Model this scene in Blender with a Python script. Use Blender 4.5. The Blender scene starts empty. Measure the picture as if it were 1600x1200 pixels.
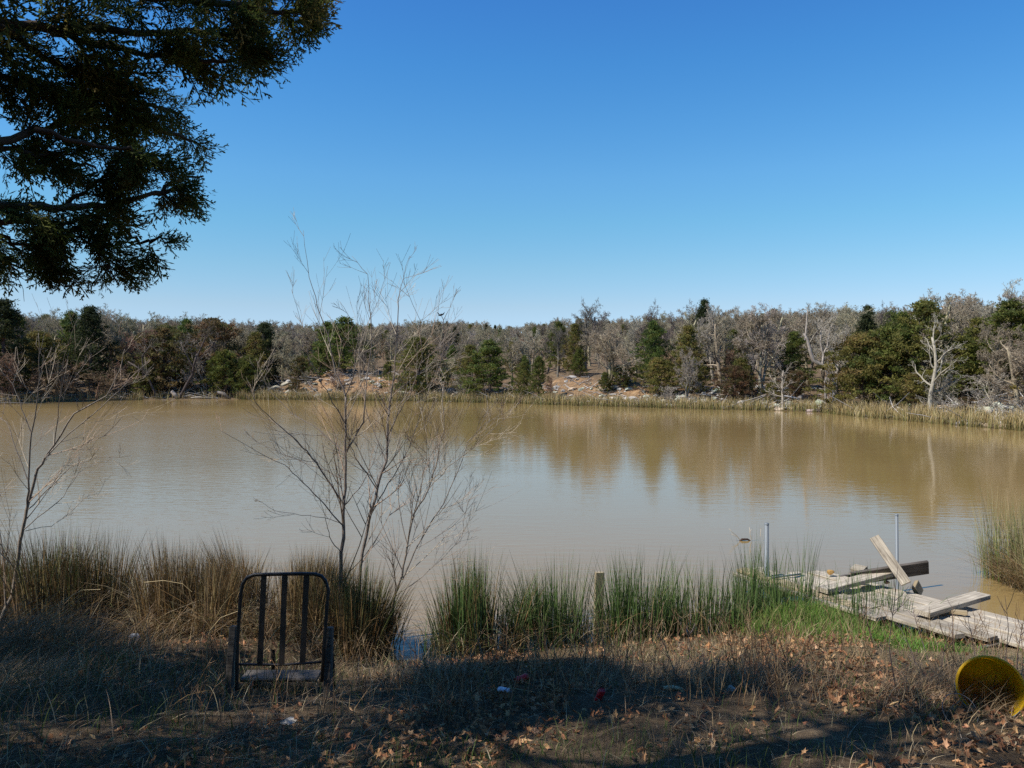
import bpy, math, random
import numpy as np
from mathutils import Vector, Matrix, noise as mnoise

R = math.radians
random.seed(7)
RNG = np.random.default_rng(11)
scene = bpy.context.scene
C = scene.collection

# ------------------------------------------------------------------ camera
CAM_H = 2.45
FPX = 1232.0                      # focal length in pixels of a 1600 px wide picture
PITCH = math.atan(25 / FPX)
cam_d = bpy.data.cameras.new('camera')
cam_d.sensor_width = 36
cam_d.lens = FPX / 1600 * 36
cam_d.clip_start = 0.05
cam_d.clip_end = 3000
cam = bpy.data.objects.new('camera', cam_d)
cam.location = (0, 0, CAM_H)
cam.rotation_euler = (R(90) - PITCH, 0, 0)
C.objects.link(cam)
scene.camera = cam

# ------------------------------------------------------------------ sky, sun, exposure
SUN_EL = R(51)
SUN_H = Vector((-0.93, -0.37)).normalized()           # horizontal direction towards the sun
to_sun = Vector((SUN_H.x * math.cos(SUN_EL), SUN_H.y * math.cos(SUN_EL), math.sin(SUN_EL)))
world = bpy.data.worlds.new('World')
scene.world = world
world.use_nodes = True
wn = world.node_tree.nodes
wl = world.node_tree.links
bg = wn['Background']
sky = wn.new('ShaderNodeTexSky')
sky.sky_type = 'NISHITA'
sky.sun_disc = False
sky.sun_elevation = SUN_EL
sky.sun_rotation = math.atan2(SUN_H.x, SUN_H.y)
sky.altitude = 250
sky.air_density = 1.0
sky.dust_density = 0.15
sky.ozone_density = 2.2
hs = wn.new('ShaderNodeHueSaturation')
hs.inputs['Saturation'].default_value = 1.28
wl.new(sky.outputs[0], hs.inputs['Color'])
# the clear spring sky of the place: a touch bluer and less washed out near the horizon
wtc = wn.new('ShaderNodeTexCoord'); wsep = wn.new('ShaderNodeSeparateXYZ'); wl.new(wtc.outputs['Generated'], wsep.inputs[0])
wr = wn.new('ShaderNodeValToRGB'); wl.new(wsep.outputs['Z'], wr.inputs[0])
_st = [(0.0, (0.40, 0.60, 1.10)), (0.0767, (0.68, 0.69, 0.80)), (0.1245, (0.72, 0.80, 0.81)), (0.1789, (0.722, 0.906, 0.876)), (0.2317, (0.77, 0.969, 0.973)), (0.2894, (0.714, 0.976, 1.03)), (0.3572, (0.643, 0.96, 1.083)), (0.4171, (0.627, 0.914, 1.109)), (1.0, (0.66, 0.88, 1.0))]
while len(wr.color_ramp.elements) < len(_st): wr.color_ramp.elements.new(0.5)
for _k, (_p, _c) in enumerate(_st):
    wr.color_ramp.elements[_k].position = _p; wr.color_ramp.elements[_k].color = tuple(v / 1.2 for v in _c) + (1,)
wm = wn.new('ShaderNodeMixRGB'); wm.blend_type = 'MULTIPLY'; wm.inputs[0].default_value = 1.0
wl.new(hs.outputs[0], wm.inputs[1]); wl.new(wr.outputs[0], wm.inputs[2])
wl.new(wm.outputs[0], bg.inputs['Color'])
bg.inputs['Strength'].default_value = 0.15
sun_d = bpy.data.lights.new('sun', 'SUN')
sun_d.energy = 4.9
sun_d.angle = R(0.53)
sun_d.color = (1.0, 0.95, 0.87)
sun = bpy.data.objects.new('sun', sun_d)
sun.rotation_euler = to_sun.to_track_quat('Z', 'Y').to_euler()
sun.location = (-20, -8, 30)
C.objects.link(sun)
scene.view_settings.view_transform = 'Standard'
scene.view_settings.look = 'None'
scene.view_settings.exposure = 0.36
scene.view_settings.gamma = 1.0
scene.view_settings.use_curve_mapping = False
scene.cycles.use_denoising = False
scene.cycles.max_bounces = 6
scene.cycles.diffuse_bounces = 2
scene.cycles.glossy_bounces = 3
scene.cycles.transparent_max_bounces = 6
scene.cycles.caustics_reflective = False
scene.cycles.caustics_refractive = False

# ------------------------------------------------------------------ picture <-> place
cp, sp = math.cos(PITCH), math.sin(PITCH)
def at(px, py, d):
    """point in the place seen at pixel (px,py) of a 1600x1200 picture, d metres out along +Y"""
    u, v = (px - 800) / FPX, (600 - py) / FPX
    dx, dy, dz = u, cp + v * sp, -sp + v * cp
    s = d / dy
    return Vector((dx * s, d, CAM_H + dz * s))
def at_z(px, py, z):
    u, v = (px - 800) / FPX, (600 - py) / FPX
    dx, dy, dz = u, cp + v * sp, -sp + v * cp
    s = (z - CAM_H) / dz
    return Vector((dx * s, dy * s, z))
def pix(P):
    """numpy (N,3) -> px, py, depth"""
    x, y, z = P[:, 0], P[:, 1], P[:, 2] - CAM_H
    dep = y * cp - z * sp
    up = y * sp + z * cp
    dd = np.where(np.abs(dep) < 1e-4, 1e-4, dep)
    return 800 + FPX * x / dd, 600 - FPX * up / dd, dep

# ------------------------------------------------------------------ objects
def tag(o, label=None, cat=None, group=None, kind=None):
    if label: o['label'] = label
    if cat: o['category'] = cat
    if group: o['group'] = group
    if kind: o['kind'] = kind
    return o
def thing(name, label, cat, loc=(0, 0, 0), rz=0, group=None):
    o = bpy.data.objects.new(name, None)
    o.empty_display_size = 0.1
    o.location = loc
    o.rotation_euler = (0, 0, rz)
    C.objects.link(o)
    return tag(o, label, cat, group)
def link(name, me, parent=None, loc=(0, 0, 0)):
    o = bpy.data.objects.new(name, me)
    C.objects.link(o)
    o.location = loc
    if parent: o.parent = parent
    return o
def dup_tree(root, loc, rz, sc, label, group=None):
    r = root.copy(); C.objects.link(r)
    r.location = loc; r.rotation_euler = (0, 0, rz); r.scale = sc
    r['label'] = label
    if group: r['group'] = group
    for ch in root.children:
        c = ch.copy(); C.objects.link(c); c.parent = r
    return r

class MB:
    """mesh builder: boxes, tubes, blades; vectorised where it counts"""
    def __init__(self):
        self.V = []; self.F3 = []; self.F4 = []; self.col = []; self.n = 0
        self.m3 = []; self.m4 = []; self.tub = {}; self.mat = 0
    def raw(self, V, F3=None, F4=None, col=(0.5, 0.5, 0.5)):
        V = np.asarray(V, float).reshape(-1, 3)
        col = np.asarray(col, float)
        if col.ndim == 1: col = np.tile(col, (len(V), 1))
        self.V.append(V); self.col.append(col)
        if F3 is not None and len(F3):
            a = np.asarray(F3, int).reshape(-1, 3) + self.n
            self.F3.append(a); self.m3.append(np.full(len(a), self.mat))
        if F4 is not None and len(F4):
            a = np.asarray(F4, int).reshape(-1, 4) + self.n
            self.F4.append(a); self.m4.append(np.full(len(a), self.mat))
        self.n += len(V)
    def tube(self, pts, rad, n=5, col=(0.5, 0.5, 0.5)):
        self.tub.setdefault((len(pts), n, self.mat), []).append(([tuple(p) for p in pts], list(rad), tuple(col)))
    def flush(self):
        for (k, n, mat), L in self.tub.items():
            P = np.array([l[0] for l in L], float); Rr = np.array([l[1] for l in L], float); Cc = np.array([l[2] for l in L], float)
            M = len(L)
            T = np.zeros_like(P); T[:, 1:-1] = P[:, 2:] - P[:, :-2]; T[:, 0] = P[:, 1] - P[:, 0]; T[:, -1] = P[:, -1] - P[:, -2]
            T /= np.linalg.norm(T, axis=2, keepdims=True) + 1e-9
            D = P[:, -1] - P[:, 0]
            ref = np.where((np.abs(D[:, 2:3]) > 0.8 * np.linalg.norm(D, axis=1, keepdims=True)), np.array([[1.0, 0, 0]]), np.array([[0, 0, 1.0]]))
            A = np.cross(T, ref[:, None, :]); A /= np.linalg.norm(A, axis=2, keepdims=True) + 1e-9
            B = np.cross(T, A)
            th = np.arange(n) * 2 * math.pi / n
            V = P[:, :, None, :] + Rr[:, :, None, None] * (A[:, :, None, :] * np.cos(th)[None, None, :, None] + B[:, :, None, :] * np.sin(th)[None, None, :, None])
            idx = np.arange(M * k * n).reshape(M, k, n)
            a = idx[:, :-1, :]; b = np.roll(a, -1, axis=2); c = np.roll(idx[:, 1:, :], -1, axis=2); d = idx[:, 1:, :]
            F = np.stack([a, b, c, d], -1).reshape(-1, 4)
            self.mat = mat
            F3 = None
            caps = []
            for j in range(1, n - 1):
                caps.append(np.stack([idx[:, -1, 0], idx[:, -1, j], idx[:, -1, j + 1]], -1))
            F3 = np.concatenate(caps)
            self.raw(V.reshape(-1, 3), F3, F, np.repeat(Cc, k * n, axis=0))
        self.tub = {}
    def box(self, M, sx, sy, sz, col=(0.5, 0.5, 0.5), bev=0.0):
        """box of full sizes sx,sy,sz centred at matrix M, with chamfered long edges"""
        x, y, z = sx / 2, sy / 2, sz / 2
        b = min(bev, y * 0.6, z * 0.6)
        if b <= 0:
            prof = [(-y, -z), (y, -z), (y, z), (-y, z)]
        else:
            prof = [(-y + b, -z), (y - b, -z), (y, -z + b), (y, z - b), (y - b, z), (-y + b, z), (-y, z - b), (-y, -z + b)]
        n = len(prof)
        V = [M @ Vector((-x, p[0], p[1])) for p in prof] + [M @ Vector((x, p[0], p[1])) for p in prof]
        F4 = [(i, (i + 1) % n, n + (i + 1) % n, n + i) for i in range(n)]
        F3 = [(0, j + 1, j) for j in range(1, n - 1)] + [(n, n + j, n + j + 1) for j in range(1, n - 1)]
        self.raw([tuple(v) for v in V], F3, F4, col)
    def lathe(self, M, prof, n=24, col=(0.5, 0.5, 0.5), squash=1.0):
        k = len(prof)
        V = []
        for r, z in prof:
            for i in range(n):
                a = 2 * math.pi * i / n
                V.append(tuple(M @ Vector((r * math.cos(a), r * math.sin(a) * squash, z))))
        F4 = [(i * n + j, i * n + (j + 1) % n, (i + 1) * n + (j + 1) % n, (i + 1) * n + j) for i in range(k - 1) for j in range(n)]
        self.raw(V, None, F4, col)
    def mesh(self, name, mats, smooth=False):
        self.flush()
        me = bpy.data.meshes.new(name)
        V = np.concatenate(self.V); col = np.concatenate(self.col)
        F3 = np.concatenate(self.F3) if self.F3 else np.zeros((0, 3), int)
        F4 = np.concatenate(self.F4) if self.F4 else np.zeros((0, 4), int)
        nl = F3.size + F4.size; nf = len(F3) + len(F4)
        me.vertices.add(len(V)); me.vertices.foreach_set('co', V.astype(np.float32).ravel())
        me.loops.add(nl); me.loops.foreach_set('vertex_index', np.concatenate([F3.ravel(), F4.ravel()]).astype(np.int32))
        me.polygons.add(nf)
        st = np.concatenate([np.arange(len(F3)) * 3, F3.size + np.arange(len(F4)) * 4]).astype(np.int32)
        me.polygons.foreach_set('loop_start', st)
        mi = np.concatenate([np.concatenate(self.m3) if self.m3 else np.zeros(0, int), np.concatenate(self.m4) if self.m4 else np.zeros(0, int)])
        me.polygons.foreach_set('material_index', mi.astype(np.int32))
        me.polygons.foreach_set('use_smooth', np.full(nf, smooth))
        at_ = me.color_attributes.new('tint', 'FLOAT_COLOR', 'POINT')
        at_.data.foreach_set('color', np.concatenate([col, np.ones((len(col), 1))], 1).astype(np.float32).ravel())
        for m in (mats if isinstance(mats, (list, tuple)) else [mats]): me.materials.append(m)
        me.update(calc_edges=True)
        return me
    def build(self, name, mats, parent=None, smooth=False, loc=(0, 0, 0)):
        return link(name, self.mesh(name, mats, smooth), parent, loc)

def blades(mb, base, h, w, lean, droop, c0, c1, segs=3, rise=None, yaw=None):
    """grass, rushes: curved tapering ribbons. lean (N,2) = sideways travel per unit of height"""
    N = len(base)
    if N == 0: return
    base = np.asarray(base, float); h = np.asarray(h, float)
    rise = np.ones(N) if rise is None else rise
    t = np.linspace(0, 1, segs + 1)
    P = np.zeros((N, segs + 1, 3))
    P[:, :, :2] = base[:, None, :2] + lean[:, None, :] * h[:, None, None] * (0.35 * t + 0.65 * t ** 2)[None, :, None]
    P[:, :, 2] = base[:, None, 2] + h[:, None] * (rise[:, None] * t[None] - droop[:, None] * t[None] ** 2.6)
    yaw = RNG.uniform(0, math.pi, N) if yaw is None else yaw
    S = np.stack([np.cos(yaw), np.sin(yaw), np.zeros(N)], 1)
    wt = (1 - t ** 1.7)[None, :] * w[:, None] * 0.5
    wt[:, 0] *= 0.8
    L = P[:, :-1] + S[:, None] * wt[:, :-1, None]; Rt = P[:, :-1] - S[:, None] * wt[:, :-1, None]
    V = np.concatenate([L, Rt, P[:, -1:]], 1)            # per blade: segs + segs + 1
    m = 2 * segs + 1
    o = np.arange(N)[:, None, None] * m
    q = np.array([[i, i + 1, segs + i + 1, segs + i] for i in range(segs - 1)]).reshape(1, -1, 4)
    F4 = (o + q).reshape(-1, 4) if segs > 1 else None
    F3 = (np.arange(N)[:, None] * m + np.array([[segs - 1, 2 * segs, 2 * segs - 1]])).reshape(-1, 3)
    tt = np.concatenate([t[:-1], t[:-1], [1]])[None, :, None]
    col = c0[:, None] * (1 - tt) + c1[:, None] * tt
    mb.raw(V.reshape(-1, 3), F3, F4, col.reshape(-1, 3))

def pick(pal, N, var=0.18):
    pal = np.asarray(pal, float)
    c = pal[RNG.integers(0, len(pal), N)]
    return np.clip(c * RNG.uniform(1 - var, 1 + var, (N, 1)) * RNG.uniform(0.94, 1.06, (N, 3)), 0, 1)

# ------------------------------------------------------------------ materials
def newmat(name):
    m = bpy.data.materials.new(name); m.use_nodes = True
    nt = m.node_tree
    return m, nt.nodes, nt.links, nt.nodes['Principled BSDF']
def ramp(N, pts):
    r = N.new('ShaderNodeValToRGB')
    e = r.color_ramp.elements
    while len(e) < len(pts): e.new(0.5)
    for k, (p, c) in enumerate(pts):
        e[k].position = p; e[k].color = (*c, 1) if len(c) == 3 else c
    return r
def nz(N, L, scale, detail=4, rough=0.6, vec=None, dist=0.0):
    t = N.new('ShaderNodeTexNoise'); t.inputs['Scale'].default_value = scale; t.inputs['Detail'].default_value = detail
    t.inputs['Roughness'].default_value = rough; t.inputs['Distortion'].default_value = dist
    if vec is not None: L.new(vec, t.inputs['Vector'])
    return t
def tint_mat(name, rough=0.65, translucent=0.0, obj_var=0.0, noise_scale=0.0, bump=0.0, spec=0.25, tr_col=(1, 1, 1)):
    """colour from the 'tint' attribute, optionally varied per object and by noise"""
    m, N, L, b = newmat(name)
    a = N.new('ShaderNodeAttribute'); a.attribute_name = 'tint'
    out = a.outputs['Color']
    if obj_var:
        oi = N.new('ShaderNodeObjectInfo'); mr = N.new('ShaderNodeMapRange')
        mr.inputs['To Min'].default_value = 1 - obj_var; mr.inputs['To Max'].default_value = 1 + obj_var
        L.new(oi.outputs['Random'], mr.inputs['Value'])
        h = N.new('ShaderNodeHueSaturation'); L.new(out, h.inputs['Color']); L.new(mr.outputs[0], h.inputs['Value'])
        m2 = N.new('ShaderNodeMath'); m2.operation = 'MULTIPLY'; m2.inputs[1].default_value = 7.31; L.new(oi.outputs['Random'], m2.inputs[0])
        m3 = N.new('ShaderNodeMath'); m3.operation = 'FRACT'; L.new(m2.outputs[0], m3.inputs[0])
        mr2 = N.new('ShaderNodeMapRange'); mr2.inputs['To Min'].default_value = 0.475; mr2.inputs['To Max'].default_value = 0.52
        L.new(m3.outputs[0], mr2.inputs['Value']); L.new(mr2.outputs[0], h.inputs['Hue'])
        out = h.outputs[0]
    if noise_scale:
        tc = N.new('ShaderNodeTexCoord'); t = nz(N, L, noise_scale, 5, 0.65, tc.outputs['Object'])
        mr = N.new('ShaderNodeMapRange'); mr.inputs['From Min'].default_value = 0.3; mr.inputs['From Max'].default_value = 0.7
        mr.inputs['To Min'].default_value = 0.65; mr.inputs['To Max'].default_value = 1.3
        L.new(t.outputs['Fac'], mr.inputs['Value'])
        h = N.new('ShaderNodeHueSaturation'); L.new(out, h.inputs['Color']); L.new(mr.outputs[0], h.inputs['Value'])
        out = h.outputs[0]
        if bump:
            bp = N.new('ShaderNodeBump'); bp.inputs['Strength'].default_value = bump; bp.inputs['Distance'].default_value = 0.01
            L.new(t.outputs['Fac'], bp.inputs['Height']); L.new(bp.outputs[0], b.inputs['Normal'])
    L.new(out, b.inputs['Base Color'])
    b.inputs['Roughness'].default_value = rough
    b.inputs['Specular IOR Level'].default_value = spec
    if translucent:
        tr = N.new('ShaderNodeBsdfTranslucent'); L.new(out, tr.inputs['Color'])
        mx = N.new('ShaderNodeMixShader'); mx.inputs[0].default_value = translucent
        L.new(b.outputs[0], mx.inputs[1]); L.new(tr.outputs[0], mx.inputs[2])
        L.new(mx.outputs[0], N['Material Output'].inputs['Surface'])
    return m
M_bark = tint_mat('bark', 0.85, 0, 0.12, 6.0, 0.6, 0.15)
M_twig = tint_mat('twig', 0.8, 0, 0.15, 0, 0, 0.15)
M_needle = tint_mat('cedar_needles', 0.7, 0.45, 0.16, 1.3, 0, 0.2)
M_needle_near = tint_mat('cedar_sprays', 0.75, 0.45, 0, 0, 0, 0.15)
M_sapling = tint_mat('sapling_bark', 0.6, 0, 0, 25.0, 0.3, 0.3)
M_grass = tint_mat('grass_blades', 0.6, 0.25, 0, 0, 0, 0.25)
M_reed = tint_mat('rush_stems', 0.5, 0.12, 0, 0, 0, 0.35)
M_leaf = tint_mat('dead_leaves', 0.7, 0.2, 0, 40.0, 0, 0.2)
M_rock = tint_mat('sandstone', 0.9, 0, 0.1, 3.0, 1.0, 0.1)
M_plain = tint_mat('painted', 0.4, 0, 0, 30.0, 0.05, 0.4)
M_feather = tint_mat('feathers', 0.6, 0, 0, 0, 0, 0.2)

def wood_mat(name, c_dark, c_light, grain_axis_scale=(1.2, 22, 22)):
    m, N, L, b = newmat(name)
    tc = N.new('ShaderNodeTexCoord'); mp = N.new('ShaderNodeMapping'); mp.inputs['Scale'].default_value = grain_axis_scale
    oi = N.new('ShaderNodeObjectInfo'); cx = N.new('ShaderNodeCombineXYZ')
    m2 = N.new('ShaderNodeMath'); m2.operation = 'MULTIPLY'; m2.inputs[1].default_value = 40
    L.new(oi.outputs['Random'], m2.inputs[0]); L.new(m2.outputs[0], cx.inputs[0]); L.new(m2.outputs[0], cx.inputs[1])
    L.new(cx.outputs[0], mp.inputs['Location'])
    L.new(tc.outputs['Object'], mp.inputs['Vector'])
    g = nz(N, L, 3.0, 8, 0.7, mp.outputs[0], 0.4)
    s = nz(N, L, 6.0, 4, 0.6, tc.outputs['Object'])
    r = ramp(N, [(0.22, tuple(v * 0.35 for v in c_dark)), (0.36, c_dark), (0.48, tuple((a + b_) / 2 for a, b_ in zip(c_dark, c_light))), (0.66, c_light)])
    L.new(g.outputs['Fac'], r.inputs[0])
    mr0 = N.new('ShaderNodeMath'); mr0.operation = 'MULTIPLY_ADD'; L.new(oi.outputs['Random'], mr0.inputs[0]); mr0.inputs[1].default_value = 0.45; L.new(s.outputs['Fac'], mr0.inputs[2])
    mr = N.new('ShaderNodeMapRange'); mr.inputs['From Min'].default_value = 0.3; mr.inputs['From Max'].default_value = 1.1; mr.inputs['To Min'].default_value = 0.5; mr.inputs['To Max'].default_value = 1.15
    L.new(mr0.outputs[0], mr.inputs['Value'])
    h = N.new('ShaderNodeHueSaturation'); L.new(r.outputs[0], h.inputs['Color']); L.new(mr.outputs[0], h.inputs['Value'])
    L.new(h.outputs[0], b.inputs['Base Color'])
    bp = N.new('ShaderNodeBump'); bp.inputs['Strength'].default_value = 0.7; bp.inputs['Distance'].default_value = 0.004
    L.new(g.outputs['Fac'], bp.inputs['Height']); L.new(bp.outputs[0], b.inputs['Normal'])
    b.inputs['Roughness'].default_value = 0.85; b.inputs['Specular IOR Level'].default_value = 0.15
    return m
M_wood = wood_mat('weathered_wood', (0.22, 0.18, 0.135), (0.57, 0.50, 0.39))
M_wood2 = wood_mat('pale_tan_wood', (0.26, 0.20, 0.12), (0.52, 0.42, 0.27))
M_wooddk = wood_mat('grey_post_wood', (0.07, 0.06, 0.052), (0.19, 0.165, 0.14))

def metal_mat(name, col, rough, metallic, rust=0.0):
    m, N, L, b = newmat(name)
    tc = N.new('ShaderNodeTexCoord'); t = nz(N, L, 14, 6, 0.7, tc.outputs['Object'])
    r = ramp(N, [(0.35, col), (0.62, col), (0.75, tuple(c * (1 - rust) + q * rust for c, q in zip(col, (0.16, 0.07, 0.03))))])
    L.new(t.outputs['Fac'], r.inputs[0]); L.new(r.outputs[0], b.inputs['Base Color'])
    b.inputs['Roughness'].default_value = rough; b.inputs['Metallic'].default_value = metallic
    bp = N.new('ShaderNodeBump'); bp.inputs['Strength'].default_value = 0.15; bp.inputs['Distance'].default_value = 0.002
    L.new(t.outputs['Fac'], bp.inputs['Height']); L.new(bp.outputs[0], b.inputs['Normal'])
    return m
M_blackmetal = metal_mat('black_painted_metal', (0.022, 0.018, 0.016), 0.42, 0.0, 0.5)
M_galv = metal_mat('galvanised_steel', (0.17, 0.19, 0.205), 0.6, 0.25, 0.1)

# ------------------------------------------------------------------ pond outline and ground height
def shore_pt(px, py):
    p = at_z(px, py, 0.0); return (p.x, p.y)
far = [shore_pt(*a) for a in [(-160, 641), (-60, 636), (0, 632), (60, 629.5), (120, 627), (200, 625.3), (290, 624.5), (380, 624.3), (480, 625), (600, 626.5), (700, 628), (800, 630.5), (900, 633.5), (1000, 636.5), (1100, 639.5), (1200, 641.5), (1270, 643), (1300, 646), (1350, 652), (1400, 656), (1500, 665), (1600, 673), (1700, 684)]]
right = [(21.2, 24), (20.5, 20), (18, 16), (14.5, 13), (11, 10.6), (8, 9.0), (6.1, 7.9), (5.1, 7.55), (4.55, 7.2)]
near = [(4.0, 7.15), (3.5, 7.3), (3.1, 7.6), (2.6, 7.75), (2.2, 7.5), (1.9, 7.25), (1.3, 7.15), (0.7, 7.0), (0.1, 6.95), (-0.3, 6.75), (-0.7, 6.55), (-1.15, 6.6), (-1.4, 6.9), (-1.8, 7.3), (-2.5, 7.5), (-3.2, 7.25), (-3.6, 7.0), (-3.9, 7.3), (-4.8, 7.6), (-6, 7.7), (-9, 8.2), (-14, 9.5), (-20, 13), (-27, 20), (-32, 30), (-36, 40)]
POLY = np.array(far + right + near)
def sdist(X, Y):
    """signed distance to the pond edge: positive on land"""
    P = np.stack([X.ravel(), Y.ravel()], 1)
    best = np.full(len(P), 1e9); inside = np.zeros(len(P), bool)
    A = POLY; B = np.roll(POLY, -1, axis=0)
    for a, b in zip(A, B):
        ab = b - a
        t = np.clip(((P - a) @ ab) / (ab @ ab), 0, 1)
        d = np.hypot(*(P - (a + t[:, None] * ab)).T)
        best = np.minimum(best, d)
        c = ((a[1] > P[:, 1]) != (b[1] > P[:, 1]))
        xi = a[0] + (P[:, 1] - a[1]) / (b[1] - a[1] + 1e-12) * (b[0] - a[0])
        inside ^= c & (P[:, 0] < xi)
    return np.where(inside, -best, best).reshape(X.shape)
def fnoise(X, Y, s, seed=0):
    """cheap smooth noise: sum of rotated sines"""
    r = np.random.default_rng(seed); out = 0
    for k in range(7):
        a = r.uniform(0, 2 * math.pi); f = s * (1.0 + 0.9 * k) ; ph = r.uniform(0, 9)
        out = out + np.sin((X * math.cos(a) + Y * math.sin(a)) * f + ph + 1.7 * np.sin((X * math.sin(a) - Y * math.cos(a)) * f * 0.6 + ph)) / (1 + 0.8 * k)
    return out / 2.4
def sstep(a, b, x):
    t = np.clip((x - a) / (b - a), 0, 1); return t * t * (3 - 2 * t)
def bare_bank(X, Y):
    """1 where the far bank is cut into a bare orange slope"""
    p1 = np.exp(-((X + 12.3) / 6.3) ** 4) * (Y > 45); p2 = np.exp(-((X - 6.2) / 3.6) ** 4) * (Y > 42)
    return p1, p2
def height(X, Y, sd=None):
    X = np.asarray(X, float); Y = np.asarray(Y, float)
    if sd is None: sd = sdist(X, Y)
    nearz = 0.22 * np.clip(sd, 0, 3.9) - 0.011 * np.clip(sd - 1.5, 0, 2.4) ** 2 + 0.01 * np.clip(sd - 3.9, 0, 60)
    nearz = nearz + 0.025 * fnoise(X, Y, 2.2, 1) * sstep(0, 0.8, sd) + 0.012 * fnoise(X, Y, 9, 2) * sstep(0, 0.5, sd) + 0.006 * fnoise(X, Y, 28, 5)
    s = np.clip(sd, 0, None)
    p1, p2 = bare_bank(X, Y)
    bank = 0.10 * np.minimum(s, 1) + 1.0 * sstep(0.8, 7, s)
    bank = bank + p1 * 0.95 * sstep(1.2, 3.0, s) * (1 + 0.15 * fnoise(X, Y, 1.5, 8)) + p2 * 0.7 * sstep(0.9, 5.5, s)
    rise = 0.064 * np.clip(s - 6, 0, 400) * (1 - 0.0006 * np.clip(s - 6, 0, 400))
    farz = bank + rise + 0.16 * fnoise(X, Y, 0.5, 3) * sstep(0.5, 4, s) + 0.07 * fnoise(X, Y, 2.1, 4) * sstep(0.5, 2.5, s) + 1.1 * fnoise(X, Y, 0.022, 6) * sstep(20, 90, s)
    farz = farz + 0.10 * fnoise(X, Y, 5.0, 12) * p1 * sstep(1, 2, s)
    w = sstep(11, 24, np.hypot(X * 0.8, Y))
    land = nearz * (1 - w) + farz * w
    under = -1.3 * (1 - np.exp(np.clip(sd, -20, 0) * 0.9))
    return np.where(sd > 0, land, under * 1.0 - 0.01)
def gz(x, y):
    return float(height(np.array([x]), np.array([y]))[0])

def grow(a, b, s0, ratio):
    out = [a]; s = s0; sign = 1 if b > a else -1
    while (b - out[-1]) * sign > s: out.append(out[-1] + sign * s); s *= ratio
    out.append(b); return out
xs = sorted(set(grow(-40, -520, 0.9, 1.09)[1:] + list(np.arange(-40, -7, 0.42)) + list(np.arange(-7, 7, 0.055)) + list(np.arange(7, 26, 0.3)) + grow(26, 520, 0.5, 1.09)))
ys = sorted(set(grow(1.5, -90, 0.12, 1.12)[1:] + list(np.arange(1.5, 9.0, 0.05)) + list(np.arange(9, 28, 0.5)) + list(np.arange(28, 72, 0.27)) + grow(72, 620, 0.5, 1.06)))
xs = np.array(xs); ys = np.array(ys)
GX, GY = np.meshgrid(xs, ys)
SD = sdist(GX, GY)
GZ = height(GX, GY, SD)
nx, ny = len(xs), len(ys)
idx = np.arange(nx * ny).reshape(ny, nx)
F = np.stack([idx[:-1, :-1], idx[:-1, 1:], idx[1:, 1:], idx[1:, :-1]], -1).reshape(-1, 4)
g = MB()
p1, p2 = bare_bank(GX, GY)
bare = np.clip(p1 * (0.55 + 0.6 * fnoise(GX, GY, 1.1, 91)) * sstep(0.6, 1.3, SD) * (1 - sstep(3.4, 4.6, SD + 0.5 * fnoise(GX, GY, 1.1, 20))) + 0.40 * p2 * sstep(0.5, 1.2, SD) * (1 - sstep(5.0, 7.0, SD + 0.8 * fnoise(GX, GY, 0.9, 21))), 0, 1)
sandy = np.exp(-((GX - 3.9) / 1.2) ** 2 - ((GY - 5.7) / 0.75) ** 2) + 0.5 * np.exp(-((GX - 2.0) / 1.6) ** 2 - ((GY - 6.2) / 0.5) ** 2)
# orange clay also shows in patches up the right-hand wood
orange = np.clip(fnoise(GX, GY, 0.6, 31) - 0.35, 0, 1) * 1.4 * sstep(1.0, 2.5, SD) * (1 - sstep(9, 13, SD)) * (GY > 24)
g.raw(np.stack([GX.ravel(), GY.ravel(), GZ.ravel()], 1), None, F, np.stack([np.clip(bare + orange, 0, 1).ravel(), np.clip(sandy, 0, 1).ravel(), sstep(0.25, -0.15, SD).ravel()], 1))

m, N, L, b = newmat('ground_soil')
tc = N.new('ShaderNodeTexCoord')
at_ = N.new('ShaderNodeAttribute'); at_.attribute_name = 'tint'
sep = N.new('ShaderNodeSeparateColor'); L.new(at_.outputs['Color'], sep.inputs[0])
n1 = nz(N, L, 1.6, 8, 0.7, tc.outputs['Object']); n2 = nz(N, L, 24, 6, 0.75, tc.outputs['Object']); n3 = nz(N, L, 1.7, 9, 0.8, tc.outputs['Object'], 0.8)
soil = ramp(N, [(0.32, (0.075, 0.048, 0.028)), (0.5, (0.19, 0.13, 0.072)), (0.68, (0.36, 0.26, 0.15))]); L.new(n2.outputs['Fac'], soil.inputs[0])
litter = ramp(N, [(0.3, (0.05, 0.035, 0.024)), (0.5, (0.12, 0.085, 0.055)), (0.7, (0.25, 0.19, 0.13))]); L.new(n1.outputs['Fac'], litter.inputs[0])
mx1 = N.new('ShaderNodeMixRGB'); mx1.inputs[0].default_value = 0.5; L.new(soil.outputs[0], mx1.inputs[1]); L.new(litter.outputs[0], mx1.inputs[2])
sand = ramp(N, [(0.3, (0.30, 0.20, 0.10)), (0.55, (0.46, 0.34, 0.19)), (0.75, (0.56, 0.45, 0.28))]); L.new(n2.outputs['Fac'], sand.inputs[0])
mx2 = N.new('ShaderNodeMixRGB'); L.new(sep.outputs['Green'], mx2.inputs[0]); L.new(mx1.outputs[0], mx2.inputs[1]); L.new(sand.outputs[0], mx2.inputs[2])
clay = ramp(N, [(0.38, (0.07, 0.045, 0.03)), (0.46, (0.24, 0.14, 0.075)), (0.54, (0.41, 0.25, 0.125)), (0.64, (0.47, 0.35, 0.22))]); L.new(n3.outputs['Fac'], clay.inputs[0])
mul = N.new('ShaderNodeMath'); mul.operation = 'MULTIPLY_ADD'; L.new(n1.outputs['Fac'], mul.inputs[0]); mul.inputs[1].default_value = 1.6; mul.inputs[2].default_value = -0.8
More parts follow.
